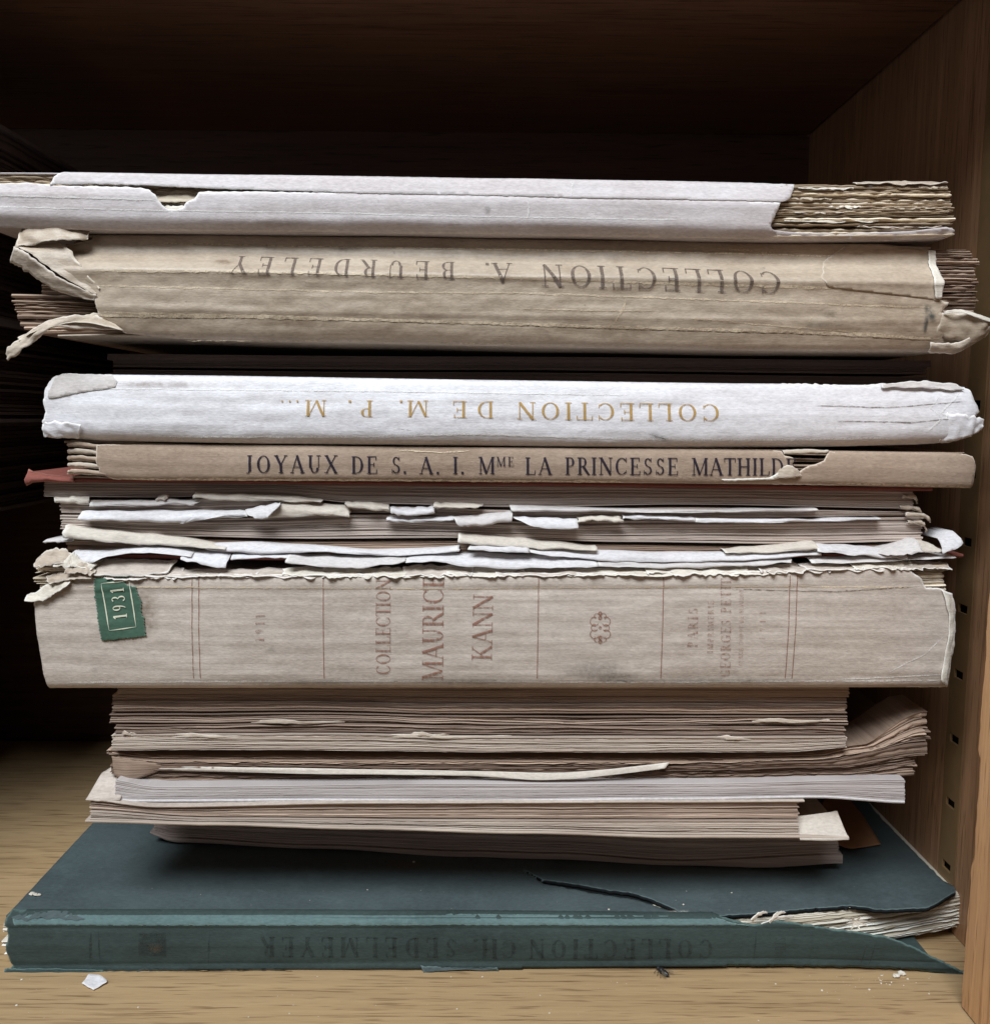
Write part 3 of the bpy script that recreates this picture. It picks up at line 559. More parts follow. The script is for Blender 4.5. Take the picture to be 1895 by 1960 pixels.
# ------------------------------------------------------------------ D: thin tan cloth book, dark lettering
D = Book('thin_tan_book', 'thin tan cloth book with large blue-black upright lettering and a chewed hole', .001, .005, (900, 922))
D.vt = Sm([(120, 842), (400, 851), (900, 856), (1300, 859), (1860, 866)]); D.vb = Sm([(120, 914), (300, 919), (900, 921), (1500, 927), (1865, 934)])
D.prof = Cv([(0, 1.6), (.08, .6), (.2, 0), (.5, -.5), (.85, 0), (.94, .4), (1, 1.6)]); D.wr = .15; D.seed = 14
leaves(D, 'gathering', 126, 1850, lambda u: D.vt(u) + 2, lambda u: D.vb(u) - 1, 9, M_KRAFT, 51, .15, .5, 5, 1.2, .25, .0018, 110, .6, .6, .6, 5)
ds = [(186, 851), (400, 852), (900, 857), (1300, 860), (1496, 863), (1500, 872), (1520, 876), (1516, 888), (1504, 900), (1512, 912), (1524, 905), (1545, 892), (1575, 882), (1586, 864), (1700, 865), (1840, 868), (1862, 874), (1866, 890), (1860, 934), (1500, 927), (900, 921), (300, 919), (215, 917), (192, 905), (186, 880)]
sheet('spine', ds, lambda u, v: D.S(u, v, .0004), M_KRAFT, D.root, 4, 1.4, 22, lambda u, v: u < 230 or 1480 < u < 1600 or u > 1840, (), .0004, 4)
loft('torn_flap', [D.P(1490, 896, -.0005), D.P(1510, 890, -.002), D.P(1530, 904, -.001)], [D.P(1480, 914, -.0005), D.P(1508, 914, -.003), D.P(1532, 912, -.001)], M_TANIN, D.root, 14, 5, .0003, .0005, 5, .00025, .4)
loft('torn_flap', [D.P(1498, 862, .0005), D.P(1540, 860, .0), D.P(1588, 862, .0005)], [D.P(1500, 870, -.0005), D.P(1545, 868, -.0005), D.P(1580, 868, .0)], M_TANIN, D.root, 14, 3, .0005, .0006, 6, .00025, .8)
sheet('glued_patch', [(1380, 917), (1470, 914), (1500, 898), (1505, 905), (1490, 915), (1480, 918), (1385, 921)], lambda u, v: D.S(u, v, .0009), M_FIB, D.root, 3, 1.2, 31, None, (), .0003)
for i in range(5):
    v0 = 848 + i * 13
    loft('torn_layer', [D.P(128, v0, .001), D.P(155, v0 - 2, -.0004), D.P(190 + 4 * i, v0 + 4, .0002)], [D.P(129, v0 + 7, .0012), D.P(155, v0 + 7, -.0002), D.P(188 + 4 * i, v0 + 10, .0004)], M_TANIN if i % 2 else M_KRAFT, D.root, 14, 4, .0008, .0005, 70 + i, .0003, .5)
text(D, 'title_lettering', [('JOYAUX', (470, 905), (648, 905), 34, UPV), ('DE', (672, 906), (724, 906), 33, UPV), ('S.', (748, 906), (780, 906), 33, UPV), ('A.', (803, 907), (843, 907), 33, UPV), ('I.', (866, 907), (890, 907), 33, UPV), ('M', (915, 907), (949, 907), 33, UPV), ('ME', (950, 892), (984, 892), 18, UPV), ('LA', (1004, 908), (1056, 908), 33, UPV), ('PRINCESSE', (1080, 908), (1298, 909), 33, UPV), ('MATHILDE', (1322, 909), (1524, 910), 33, UPV)], M_INKB, .0009, 1.0)
strip(D, 'crease', [(230, 917), (700, 919), (1200, 922)], 4, M_FIBT, .0009, 71); strip(D, 'crease', [(760, 861), (850, 866), (900, 862)], 2.4, M_FIBT, .0009, 72); strip(D, 'crease', [(1600, 925), (1860, 932)], 3, M_FIBT, .0009, 73)
slab(D, 'front_cover', 132, 1850, D.vt, lambda u: D.vt(u) + 2.5, M_KRAFT, .15, .0014); slab(D, 'back_cover', 132, 1852, lambda u: D.vb(u) - 2.5, D.vb, M_KRAFT, .15, .0014)

# ------------------------------------------------------------------ E: red-covered book stuffed with paper slips, fore-edge out
E = Book('stuffed_book', 'thick book with thin red paper cover, page edges stuffed with white slips', .010, .013, (900, 1084))
E.vt = Sm([(0, 908), (100, 912), (900, 919), (1850, 930)]); E.vb = Sm([(0, 1078), (400, 1082), (900, 1080), (1850, 1074)])
def red_top(u): return E.vt(u) + 5 * N(u * .01, 3)
slab(E, 'front_cover', 64, 1778, lambda u: E.vt(u) + 2 - 12 * max(0, (110 - u) / 50) ** 1.3 , lambda u: E.vt(u) + 9 - 5 * max(0, (110 - u) / 50), M_RED, .14, -.003, 60, 2, 7)
loft('cover_corner', [E.P(58, 898, -.001), E.P(85, 906, -.002), E.P(150, 914, -.002)], [E.P(62, 928, -.004), E.P(85, 920, -.005), E.P(150, 921, -.003)], M_RED, E.root, 12, 5, .002, .001, 4, .0005, .3)
uLE = Cv([(0, 84), (.2, 92), (.35, 108), (.7, 118), (.8, 130), (1, 140)]); uRE = Cv([(0, 1768), (.1, 1744), (.35, 1742), (.5, 1762), (.75, 1766), (.85, 1790), (1, 1795)])
e1 = lambda u: E.vt(u) + 9 + 0 * u; e2 = Sm([(80, 955), (300, 956), (500, 950), (700, 968), (1000, 975), (1300, 970), (1800, 978)]); e3 = Sm([(80, 985), (400, 992), (700, 985), (1000, 998), (1300, 996), (1800, 990)])
e4 = Sm([(80, 1016), (300, 1030), (600, 1036), (900, 1034), (1200, 1042), (1500, 1046), (1800, 1040)]); e5 = Sm([(80, 1058), (600, 1064), (1000, 1062), (1500, 1058), (1850, 1058)])
leaves(E, 'page_block', 84, 1750, e1, lambda u: e2(u) - 4, 26, M_PGE, 61, .14, .35, 3, 1.4, .08, .0, 120, .1, .1, .4, 1)
leaves(E, 'page_block', 112, 1752, lambda u: e2(u) + 2, lambda u: e3(u) - 3, 9, M_PGE, 62, .14, .8, 5, 2.0, .15, .0006, 120, .1, .1, .6, 1)
leaves(E, 'page_block', 118, 1768, lambda u: e3(u) + 1, lambda u: e4(u) - 3, 16, M_PGE, 63, .14, .5, 5, 2.0, .12, .0003, 120, .1, .1, .5, 1)
leaves(E, 'page_block', 128, 1790, lambda u: e4(u) + 3, lambda u: e5(u) - 2, 8, M_PGB, 64, .14, 1.2, 7, 3.0, .25, .002, 120, .1, .2, .6, 1)
slab(E, 'back_cover', 150, 1842, lambda u: e5(u) + 2, lambda u: e5(u) + 8, M_RED, .14, -.001, 60, 2, 9)
# ragged nibbled right ends
for i, (a, b, y_) in enumerate((((1742, 972), (1762, 985), .0), ((1750, 985), (1776, 998), -.001), ((1756, 1000), (1770, 1016), .0), ((1745, 950), (1752, 962), .0))):
    loft('nibbled_leaf', [E.P(a[0] - 20, a[1] - 4, y_), E.P((a[0]+b[0])/2, a[1] - 3, y_ - .001), E.P(b[0], b[1] - 4, y_)], [E.P(a[0] - 20, a[1] + 2, y_), E.P((a[0]+b[0])/2, a[1] + 5, y_ - .001), E.P(b[0] + 3, b[1] + 2, y_)], M_TANIN, E.root, 12, 4, .001, .0012, 200 + i, .0003, 1.2)
# loose slips
SL = [ # polygon top line, bottom line, depth, material, label
 ([(104, 952), (140, 951), (172, 950)], [(112, 962), (140, 963), (175, 966)], -.001, 'c', 'small cream slip at the left end of the stuffed book'),
 ([(176, 960), (250, 958), (330, 956), (385, 958)], [(176, 968), (250, 968), (330, 966), (375, 966)], -.002, 'g', 'long grey slip in the stuffed book, above the brightest left strip'),
 ([(306, 948), (322, 946), (324, 952)], [(302, 958), (318, 957), (322, 957)], -.002, 'c', 'tiny torn cream scrap poking up from the stuffed book'),
 ([(376, 942), (460, 945), (540, 948), (620, 956)], [(374, 953), (460, 957), (540, 958), (618, 961)], -.003, 'c', 'uppermost long cream strip in the stuffed book, left of centre'),
 ([(160, 978), (250, 977), (350, 976), (478, 978)], [(158, 994), (250, 995), (350, 999), (352, 999)], -.004, 'w', 'bright white strip tucked at left of the stuffed book'),
 ([(350, 978), (420, 977), (480, 977)], [(350, 994), (420, 990), (478, 988)], -.003, 'w', 'short white strip that continues the bright left strip'),
 ([(473, 974), (510, 966), (540, 960)], [(488, 984), (515, 990), (545, 962)], -.007, 'w', 'small folded white corner flicking upward in the stuffed book'),
 ([(540, 959), (600, 964), (660, 968), (672, 980)], [(500, 990), (580, 987), (640, 985), (672, 988)], -.004, 'c', 'cream sheet fanning out behind the folded white corner'),
 ([(662, 960), (700, 960), (745, 966)], [(668, 970), (710, 974), (748, 978)], -.003, 'c', 'cream slip just left of the pale lilac slip'),
 ([(748, 970), (790, 971), (832, 968)], [(752, 982), (790, 985), (834, 980)], -.004, 'w', 'pale lilac slip near the middle of the stuffed book'),
 ([(832, 961), (870, 962), (925, 964)], [(830, 970), (870, 971), (915, 970)], -.004, 'c', 'pale cream tab above the middle of the stuffed book'),
 ([(742, 989), (800, 990), (870, 988)], [(742, 997), (800, 998), (870, 994)], -.003, 'w', 'thin white strip beneath the pale lilac slip'),
 ([(866, 988), (920, 984), (980, 978)], [(880, 1004), (920, 1004), (980, 994)], -.005, 'g', 'translucent grey-white slip in the middle of the stuffed book'),
 ([(975, 966), (1100, 970), (1250, 974), (1400, 974), (1560, 972)], [(978, 976), (1100, 978), (1250, 980), (1400, 979), (1560, 976)], -.003, 'g', 'very long pale strip running right from the middle of the stuffed book'),
 ([(980, 988), (1040, 990), (1104, 992)], [(1020, 1004), (1060, 1009), (1104, 1008)], -.006, 'w', 'broad bright white tab right of the middle in the stuffed book'),
 ([(1104, 990), (1140, 986), (1188, 988)], [(1106, 998), (1140, 994), (1190, 998)], -.004, 'c', 'little arched cream slip beside the broad white tab'),
 ([(1190, 985), (1260, 985), (1328, 990)], [(1190, 992), (1260, 993), (1328, 997)], -.003, 'w', 'thin white slip right of the arched cream slip'),
 ([(1328, 990), (1450, 993), (1560, 992), (1680, 990)], [(1328, 998), (1450, 999), (1560, 996), (1680, 992)], -.003, 'w', 'long narrow white slip at the right of the stuffed book'),
 ([(130, 1004), (220, 1015), (320, 1024), (440, 1044)], [(134, 1026), (220, 1034), (320, 1040), (440, 1048)], -.006, 'c', 'long sagging cream sheet at lower left of the stuffed book'),
 ([(94, 1031), (120, 1029), (150, 1026)], [(92, 1036), (120, 1036), (150, 1032)], -.004, 'g', 'thin grey paper point sticking out left of the stuffed book'),
 ([(878, 1020), (930, 1024), (1000, 1030), (1060, 1036), (1140, 1044)], [(878, 1036), (930, 1040), (1000, 1044), (1060, 1048), (1140, 1050)], -.006, 'c', 'cream sheet with upturned left end at lower middle of stuffed book'),
 ([(902, 1038), (960, 1036), (1012, 1040)], [(896, 1046), (960, 1050), (1012, 1052)], -.008, 'w', 'small white tab over the cream upturned sheet'),
 ([(400, 1040), (500, 1038), (620, 1045), (740, 1052), (880, 1044)], [(400, 1048), (500, 1056), (620, 1054), (740, 1060), (880, 1052)], -.005, 'w', 'bright white curving sheet at lower left middle of stuffed book'),
 ([(1010, 1044), (1120, 1052), (1250, 1056), (1400, 1056), (1560, 1050)], [(1010, 1052), (1120, 1066), (1250, 1070), (1400, 1068), (1560, 1058)], -.007, 'w', 'longest brilliant white sheet at lower right of the stuffed book'),
 ([(150, 1052), (170, 1052), (230, 1050), (300, 1042), (380, 1052)], [(156, 1068), (180, 1072), (230, 1058), (300, 1052), (380, 1060)], -.009, 'w', 'white sheet with rolled left end, lowest in the stuffed book'),
 ([(360, 1052), (400, 1054), (448, 1056)], [(362, 1064), (400, 1072), (446, 1080)], -.010, 'w', 'torn white triangle drooping at lower left of the stuffed book'),
 ([(450, 1056), (500, 1056), (560, 1056)], [(450, 1068), (500, 1064), (560, 1063)], -.006, 'w', 'thin white strip right of the torn drooping triangle'),
 ([(556, 1058), (620, 1062), (700, 1064), (780, 1062)], [(556, 1070), (620, 1078), (700, 1080), (780, 1068)], -.009, 'g', 'greyish torn sheet low at left middle of the stuffed book'),
 ([(780, 1064), (850, 1058), (920, 1058), (1040, 1062), (1140, 1066)], [(780, 1070), (850, 1070), (920, 1080), (1040, 1080), (1140, 1078)], -.009, 'w', 'broad white torn sheet lowest at the middle of the stuffed book'),
 ([(1140, 1064), (1250, 1066), (1400, 1064), (1510, 1066)], [(1140, 1078), (1250, 1080), (1400, 1078), (1500, 1070)], -.008, 'g', 'grey sheet lowest at right middle of the stuffed book'),
 ([(1380, 1050), (1450, 1046), (1540, 1036), (1556, 1036)], [(1380, 1054), (1450, 1054), (1540, 1048), (1556, 1046)], -.006, 'c', 'cream upturned slip over the long brilliant white sheet'),
 ([(1556, 1040), (1640, 1044), (1720, 1052)], [(1550, 1050), (1640, 1058), (1720, 1064)], -.008, 'w', 'bright white wedge at lower right of the stuffed book'),
 ([(1655, 1052), (1700, 1042), (1742, 1028)], [(1680, 1056), (1715, 1054), (1746, 1050)], -.010, 'g', 'grey translucent slip slanting upward at right of the stuffed book'),
 ([(1740, 1030), (1768, 1036), (1780, 1042)], [(1740, 1050), (1766, 1052), (1790, 1050)], -.008, 'c', 'cream tab between the two upturned slips at right end'),
 ([(1786, 1028), (1800, 1018), (1815, 1014)], [(1780, 1052), (1804, 1044), (1820, 1034)], -.010, 'w', 'rightmost upturned pale slip curling at the end of stuffed book'),
 ([(1540, 1066), (1640, 1062), (1720, 1060), (1810, 1058)], [(1540, 1072), (1640, 1070), (1720, 1066), (1810, 1062)], -.008, 'g', 'flat grey sheet end beneath the bright white wedge'),
]
MS = {'w': M_SLIP, 'c': M_SLIPC, 'g': paper('slip_grey', srgb(206, 200, 198), srgb(184, 174, 168), srgb(226, 222, 218), .1, .2, .05, .2)}
for i, (ta, bo, dy, mm, lab) in enumerate(SL):
    # the slip lies between the leaves (inner line) and droops out over the fore-edge (outer line)
    inner = [E.P(u, v - .15 * (v - 800) * .05, .012) for u, v in ta]; top = [E.P(u, v, dy * .35) for u, v in ta]; bot = [E.P(u, v, dy) for u, v in bo]
    def curl(s, t): return Vector((0, 0, 0))
    V3 = []
    o = loft('paper_slip', top, bot, MS[mm], None, max(10, int(abs(ta[-1][0] - ta[0][0]) / 9)), 5,   .0011, .0011, 300 + i, .00012, .5, (0, 1, 1, 1))
    # tongue reaching back between the leaves
    me = o.data; n0 = len(me.vertices); bm = bmesh.new(); bm.from_mesh(me); bm.verts.ensure_lookup_table()
    n = max(10, int(abs(ta[-1][0] - ta[0][0]) / 9)); row = [bm.verts[k * 6] for k in range(n + 1)]
    back = [bm.verts.new((v.co.x, v.co.y + .014, v.co.z - .0002)) for v in row]
    for k in range(n): bm.faces.new([row[k], back[k], back[k+1], row[k+1]]).smooth = True
    bm.to_mesh(me); bm.free()
    tag(o, lab, 'paper slip', 'loose slips in the stuffed book')

# ------------------------------------------------------------------ F: thick grey book with green stamp
F = Book('grey_paper_book', 'thick grey paper-covered book with green dated stamp and reddish ruled spine', .0, .004, (900, 1318))
F.vt = Sm([(60, 1108), (300, 1101), (1000, 1099), (1400, 1095), (1740, 1086), (1850, 1084)]); F.vb = Sm([(60, 1320), (900, 1319), (1850, 1318)])
F.prof = Cv([(0, 1.2), (.04, .2), (.1, -.3), (.14, .1), (.18, -.2), (.5, -1.0), (.86, -.4), (.93, .2), (.97, 1.0), (1, 2.6)]); F.wr = .3; F.seed = 21
leaves(F, 'gathering', Cv([(0, 66), (.15, 72), (.3, 84), (1, 100)]), Cv([(0, 1818), (.12, 1812), (.25, 1815), (1, 1800)]), lambda u: F.vt(u) - 1, lambda u: F.vb(u) - 4, 40, M_PGY, 71, .15, 1.0, 6, 1.4, .15, .0025, 120, .5, .8, .8, 10)
fs = [(67, 1152), (80, 1132), (104, 1130), (126, 1126), (140, 1108), (180, 1104), (300, 1101), (600, 1100), (1000, 1099), (1400, 1095), (1600, 1090), (1735, 1086), (1748, 1096), (1764, 1108), (1770, 1124), (1800, 1126), (1822, 1136), (1827, 1165), (1824, 1240), (1812, 1290), (1818, 1318), (1600, 1318), (900, 1319), (90, 1319), (82, 1270), (72, 1200)]
tF = lambda u, v: v < 1112 or u > 1738 or (u < 150 and v < 1160)
sheet('spine', fs, lambda u, v: F.S(u, v), M_GREY, F.root, 4.5, 2.0, 25, tF, (), .0006, 6)
slab(F, 'back_cover', 96, 1814, lambda u: F.vb(u) - 4, lambda u: F.vb(u), M_GREY, .15, .003, seed=5)
slab(F, 'front_cover', 130, 1812, lambda u: F.vt(u) - 1.5, lambda u: F.vt(u) + 2, M_GREY, .15, .004, seed=6)
# torn joint along the top edge: ragged white layers leaning back onto the front cover
rng = random.Random(5); u = 150
while u < 1810:
    L = rng.uniform(90, 240); b = min(u + L, 1815); h = rng.uniform(9, 20); vv = F.vt((u + b) / 2)
    loft('torn_layer', [F.P(u - 10, vv - h * .5, .006), F.P((u+b)/2, vv - h * .6, .007), F.P(b + 10, vv - h * .5, .006)], [F.P(u - 6, vv + rng.uniform(1, 5), -.0006), F.P((u+b)/2, vv + rng.uniform(2, 6), -.001), F.P(b + 6, vv + rng.uniform(1, 5), -.0006)], M_FIB if rng.random() < .7 else M_GREY, F.root, int(L / 4), 6, -.0006, .0014, rng.uniform(0, 99), .0003, rng.choice((.6, 1.0, 1.6)))
    u += L * .7
leaves(F, 'gathering', 70, 186, lambda u: 1076, lambda u: 1100, 7, M_PGY, 75, .02, 1.6, 14, 3.0, .2, .003, 26, .5, 1.2, .8)
for i, (pa, pb) in enumerate((([(64, 1072), (84, 1056), (110, 1052), (132, 1062)], [(68, 1084), (90, 1084), (112, 1078), (140, 1082)]), ([(120, 1066), (136, 1060), (150, 1072), (182, 1082)], [(104, 1082), (130, 1086), (150, 1084), (178, 1090)]), ([(84, 1106), (110, 1098), (140, 1094), (178, 1098)], [(100, 1116), (120, 1112), (150, 1106), (180, 1106)]),
        ([(50, 1140), (70, 1132), (92, 1116), (120, 1108), (140, 1106)], [(54, 1148), (84, 1148), (104, 1138), (118, 1130), (136, 1116)]), ([(130, 1084), (160, 1078), (184, 1092)], [(130, 1096), (160, 1094), (180, 1100)]))):
    loft('torn_layer', [F.P(u, v, .003 - .0007 * i) for u, v in pa], [F.P(u, v, -.0015 - .0004 * i) for u, v in pb], M_FIB if i in (1, 3) else M_TANIN, F.root, 30, 6, .0002, .0011, 400 + i, .0004, .7)
loft('torn_layer', [F.P(180, 1076, .008), F.P(260, 1078, .008), F.P(326, 1080, .008)], [F.P(176, 1100, -.0005), F.P(250, 1102, -.001), F.P(318, 1098, -.0005)], M_GREY, F.root, 20, 6, .001, .001, 410, .0005, .4)
# rubbed corner at the right
loft('torn_flap', [F.P(1800, 1128, -.001), F.P(1812, 1180, -.002), F.P(1806, 1240, -.002), F.P(1798, 1300, -.001)], [F.P(1826, 1138, .0015), F.P(1829, 1180, .001), F.P(1826, 1240, .001), F.P(1816, 1318, .0015)], M_FIB, F.root, 26, 5, .0008, .0012, 420, .00025, .5)
for k, (pth, wd, m) in enumerate((([(130, 1306), (700, 1304), (1200, 1306), (1800, 1302)], 3, M_FIBW), ([(160, 1122), (400, 1124), (900, 1126), (1500, 1122), (1740, 1124)], 2.4, M_FIBT), ([(1810, 1210), (1770, 1250), (1700, 1285)], 1.6, M_FIBW), ([(1600, 1300), (1700, 1296), (1812, 1290)], 2.4, M_FIBW), ([(1400, 1128), (1600, 1132), (1760, 1122)], 1.6, M_CRD))):
    strip(F, 'crease', pth, wd, m, .0005, 460 + k)
for x0, x1 in ((368, 371.5), (381, 384.5), (619, 621), (1031, 1028), (1270, 1264), (1512, 1502), (1526, 1515)):
    strip(F, 'ruled_line', [(x0, 1101), ((x0+x1)/2, 1200), (x1, 1298)], 1.7, M_INKR, .0005, 1, rag=0.0)
text(F, 'title_lettering', [('COLLECTION', (748, 1291), (748, 1108), 28, LF), ('MAURICE', (848, 1302), (850, 1098), 40, LF), ('KANN', (941, 1263), (944, 1136), 38, LF)], M_INKR, .0006, .85)
text(F, 'date_lettering', [('1911', (507, 1226), (508, 1174), 17, LF)], M_INKR2, .0006, 1.2)
text(F, 'imprint_lettering', [('PARIS', (1333, 1238), (1335, 1162), 19, LF), ('IMPRIMERIE', (1363, 1248), (1365, 1148), 11, LF), ('GEORGES PETIT', (1396, 1296), (1398, 1106), 19, LF), ('12,RUE GODOT-DE-MAUROI', (1420, 1272), (1422, 1130), 8, LF), ('-', (1440, 1211), (1440, 1196), 12, LF), ('1911', (1462, 1222), (1463, 1170), 11, LF)], M_INKR2, .0006, 1.15)
sheet('worn_band', [(92, 1303), (300, 1301), (700, 1303), (1100, 1302), (1500, 1303), (1810, 1300), (1812, 1312), (1500, 1313), (1100, 1313), (700, 1312), (300, 1313), (94, 1313)], lambda u, v: F.S(u, v, .0003), ink('worn_pale', srgb(222, 216, 208), .38, .72, .75, 800), F.root, 5, 2.0, 91, None, (), .0)
# ornament: small scrolled lozenge
V, Fc = [], []
def ring(cu, cv, r, a0, a1, wd=2.0, sx=1.0):
    wd *= .7
    m = 14; b = len(V)
    for i in range(m + 1):
        a = rad(a0 + (a1 - a0) * i / m)
        for rr in (r, r - wd): V.append(F.S(cu + sx * rr * math.cos(a), cv + rr * math.sin(a), .0006 + (b % 5) * 8e-6))
    for i in range(m): o = b + 2*i; Fc.append([o, o+1, o+3, o+2])
for sx in (-1, 1):
    for cy, r in ((1188, 9), (1212, 9), (1200, 7)): ring(1148 + sx * 11, cy, r, -120, 150, 2.2, sx)
    ring(1148 + sx * 6, 1178, 6, -200, 60, 2, sx); ring(1148 + sx * 6, 1222, 6, -60, 200, 2, sx)
for cy in (1173, 1181, 1219, 1227): ring(1148, cy, 4, 0, 360, 3.6)
ring(1148, 1200, 3, 0, 360, 2.8)
addobj('ornament', V, Fc, M_INKR, F.root, False)
# stamp
stp = [(181, 1106), (246, 1104), (250, 1118), (262, 1124), (266, 1136), (273, 1150), (272, 1170), (278, 1182), (282, 1216), (240, 1221), (198, 1226), (190, 1180), (184, 1140)]
smudge(F, 'glue_stain', 284, 1186, 26, 40, M_SMB, .0003); smudge(F, 'glue_stain', 240, 1222, 40, 16, M_SMB, .0003); smudge(F, 'glue_stain', 275, 1150, 30, 46, M_SMB, .0003)
perf = []
for i in range(len(stp)):
    a, b = stp[i], stp[(i + 1) % len(stp)]; L_ = math.hypot(b[0]-a[0], b[1]-a[1]); k = max(1, int(L_ / 2.6)); nx, ny = -(b[1]-a[1]) / L_, (b[0]-a[0]) / L_
    for j in range(k): t = j / k; q_ = 1.5 * (1 if (j // 1) % 2 else -1); perf.append((a[0] + (b[0]-a[0]) * t + nx * q_, a[1] + (b[1]-a[1]) * t + ny * q_))
sta = sheet('postage_stamp', perf, lambda u, v: F.S(u, v, .0008), M_STAMP, F.root, 2, 1.2, 77, None, [[(236, 1112), (262, 1108), (262, 1122), (246, 1120)]], .0001, 1.5)
for a, b in (((196, 1116), (249, 1111)), ((249, 1111), (264, 1198)), ((264, 1198), (213, 1205)), ((213, 1205), (196, 1116))): strip(F, 'stamp_border', [a, b], 2.2, M_STAMPW, .0011, 3, rag=.15, parent=sta)
stx = text(F, 'stamp_numerals', [('1931', (247, 1182), (239, 1122), 26, (-1, .12))], M_STAMPW, .0012, 1.1); stx.parent = sta; stx.matrix_parent_inverse = Matrix()
smudge(F, 'smudge', 1140, 1282, 70, 26, M_SMG, .0006); smudge(F, 'smudge', 1180, 1296, 60, 12, M_SMG, .0007); smudge(F, 'smudge', 900, 1304, 160, 9, M_SMG, .0006); smudge(F, 'smudge', 1360, 1302, 200, 9, M_SMG, .0006); smudge(F, 'smudge', 183, 1281, 10, 4, M_SMG, .0006); smudge(F, 'smudge', 520, 1243, 12, 5, M_SMG, .0006); smudge(F, 'smudge', 620, 1306, 160, 7, M_SMG, .0006)

# ------------------------------------------------------------------ G: uncut page block under the grey book
G = Book('uncut_book', 'thick brownish uncut page block directly under the grey paper-covered book', .010, .013, (900, 1440))
g0 = Sm([(200, 1306), (1650, 1306)]); gs = [Sm([(200, 1332), (500, 1333), (900, 1338), (1100, 1336), (1650, 1338)]), Sm([(200, 1368), (600, 1366), (900, 1372), (1650, 1372)]), Sm([(200, 1388), (600, 1386), (1000, 1392), (1650, 1392)]), Sm([(200, 1406), (600, 1404), (1000, 1410), (1650, 1410)]), Sm([(200, 1436), (600, 1436), (1000, 1440), (1500, 1440), (1630, 1430)])]
uRG = Cv([(0, 1622), (.2, 1630), (1, 1618)])
slab(G, 'front_cover', 222, 1628, g0, lambda u: g0(u) + 5, M_PGG, .13, .0, seed=3)
leaves(G, 'gathering', 224, 1626, lambda u: g0(u) + 5, lambda u: gs[0](u) - 1, 8, M_PGG, 81, .13, .3, 3, .8, .05, .0012, 120, .2, .15, .3)
leaves(G, 'gathering', 216, 1624, gs[0], lambda u: gs[1](u) - 3, 20, M_PGG, 82, .13, .9, 5, 3.0, .09, .0, 150, .2, .15, .6)
leaves(G, 'gathering', 214, 1618, gs[1], lambda u: gs[2](u) - 2, 10, M_PGG, 83, .13, 1.3, 5, 4.5, .09, -.0002, 150, .2, .15, .7)
leaves(G, 'gathering', 218, 1616, gs[2], lambda u: gs[3](u) - 2, 9, M_PGG, 84, .13, 1.2, 5, 4.5, .09, .0004, 150, .2, .15, .7)
leaves(G, 'gathering', 212, 1618, gs[3], gs[4], 17, M_PGJ, 85, .13, .7, 5, 2.8, .09, -.0008, 150, .2, .15, .4)
for i, (a, b, va) in enumerate(((480, 660, 1378), (1440, 1590, 1376), (780, 860, 1402), (700, 980, 1406), (300, 520, 1405), (1360, 1460, 1409), (232, 260, 1400))):
    loft('wavy_leaf', [G.P(a, va + 4, .001), G.P(a + (b-a)*.3, va - 2, -.0006), G.P(a + (b-a)*.6, va + 2, -.0008), G.P(b, va + 3, .001)], [G.P(a, va + 7, .0006), G.P(a + (b-a)*.3, va + 5, -.0012), G.P(a + (b-a)*.6, va + 6, -.001), G.P(b, va + 6, .0006)], M_TANIN, G.root, 24, 3, 0, .0005, 500 + i, .0003, .8)

# ------------------------------------------------------------------ H: browned catalogue fanning up on the right
H = Book('browned_catalogue', 'browned brittle catalogue whose right ends fan upward, under the uncut page block', .012, .015, (900, 1495))
h0 = Sm([(200, 1437), (300, 1448), (900, 1450), (1300, 1452), (1560, 1444), (1640, 1428), (1770, 1364)]); h1 = Sm([(200, 1448), (300, 1456), (900, 1456), (1300, 1458), (1560, 1452), (1650, 1438), (1770, 1398)])
h2 = Sm([(200, 1462), (400, 1462), (900, 1468), (1300, 1466), (1560, 1456), (1775, 1420)]); h3 = Sm([(200, 1482), (300, 1474), (900, 1480), (1300, 1476), (1600, 1470), (1775, 1446)]); h4 = Sm([(200, 1494), (280, 1500), (900, 1500), (1300, 1500), (1600, 1494), (1775, 1486)])
leaves(H, 'gathering', 214, 1764, h0, lambda u: h1(u) - .5, 6, M_PGH, 91, .022, 1.0, 16, 2.0, .15, .0006, 120, .3, .8, .8)
leaves(H, 'gathering', 212, 1766, h1, lambda u: h2(u) - .5, 8, M_PGH, 92, .03, 1.0, 14, 2.0, .15, .0, 120, .3, .8, .8)
leaves(H, 'gathering', 218, 1770, h2, lambda u: h3(u) - .5, 4, M_PGH, 93, .13, .8, 6, 2.0, .2, -.0006, 120, .3, .6, .8)
leaves(H, 'gathering', 224, 1752, h3, h4, 12, M_PGH, 94, .13, 1.0, 12, 2.0, .15, .001, 120, .3, .8, .7)
loft('lighter_leaf', [H.P(260, 1466, .0), H.P(600, 1468, -.002), H.P(900, 1472, -.002), H.P(1080, 1474, -.003), H.P(1280, 1456, -.002)], [H.P(280, 1474, .0), H.P(600, 1476, -.003), H.P(900, 1480, -.003), H.P(1060, 1484, -.005), H.P(1270, 1466, -.003)], M_SLIPC, H.root, 60, 4, .0, .0005, 610, .0003, .3)
loft('folded_corner', [H.P(216, 1446, -.001), H.P(260, 1452, -.002), H.P(320, 1464, .0)], [H.P(222, 1486, -.001), H.P(250, 1492, -.002), H.P(300, 1478, .0)], M_PGH, H.root, 18, 6, .0002, .0005, 611, .0003, .3)

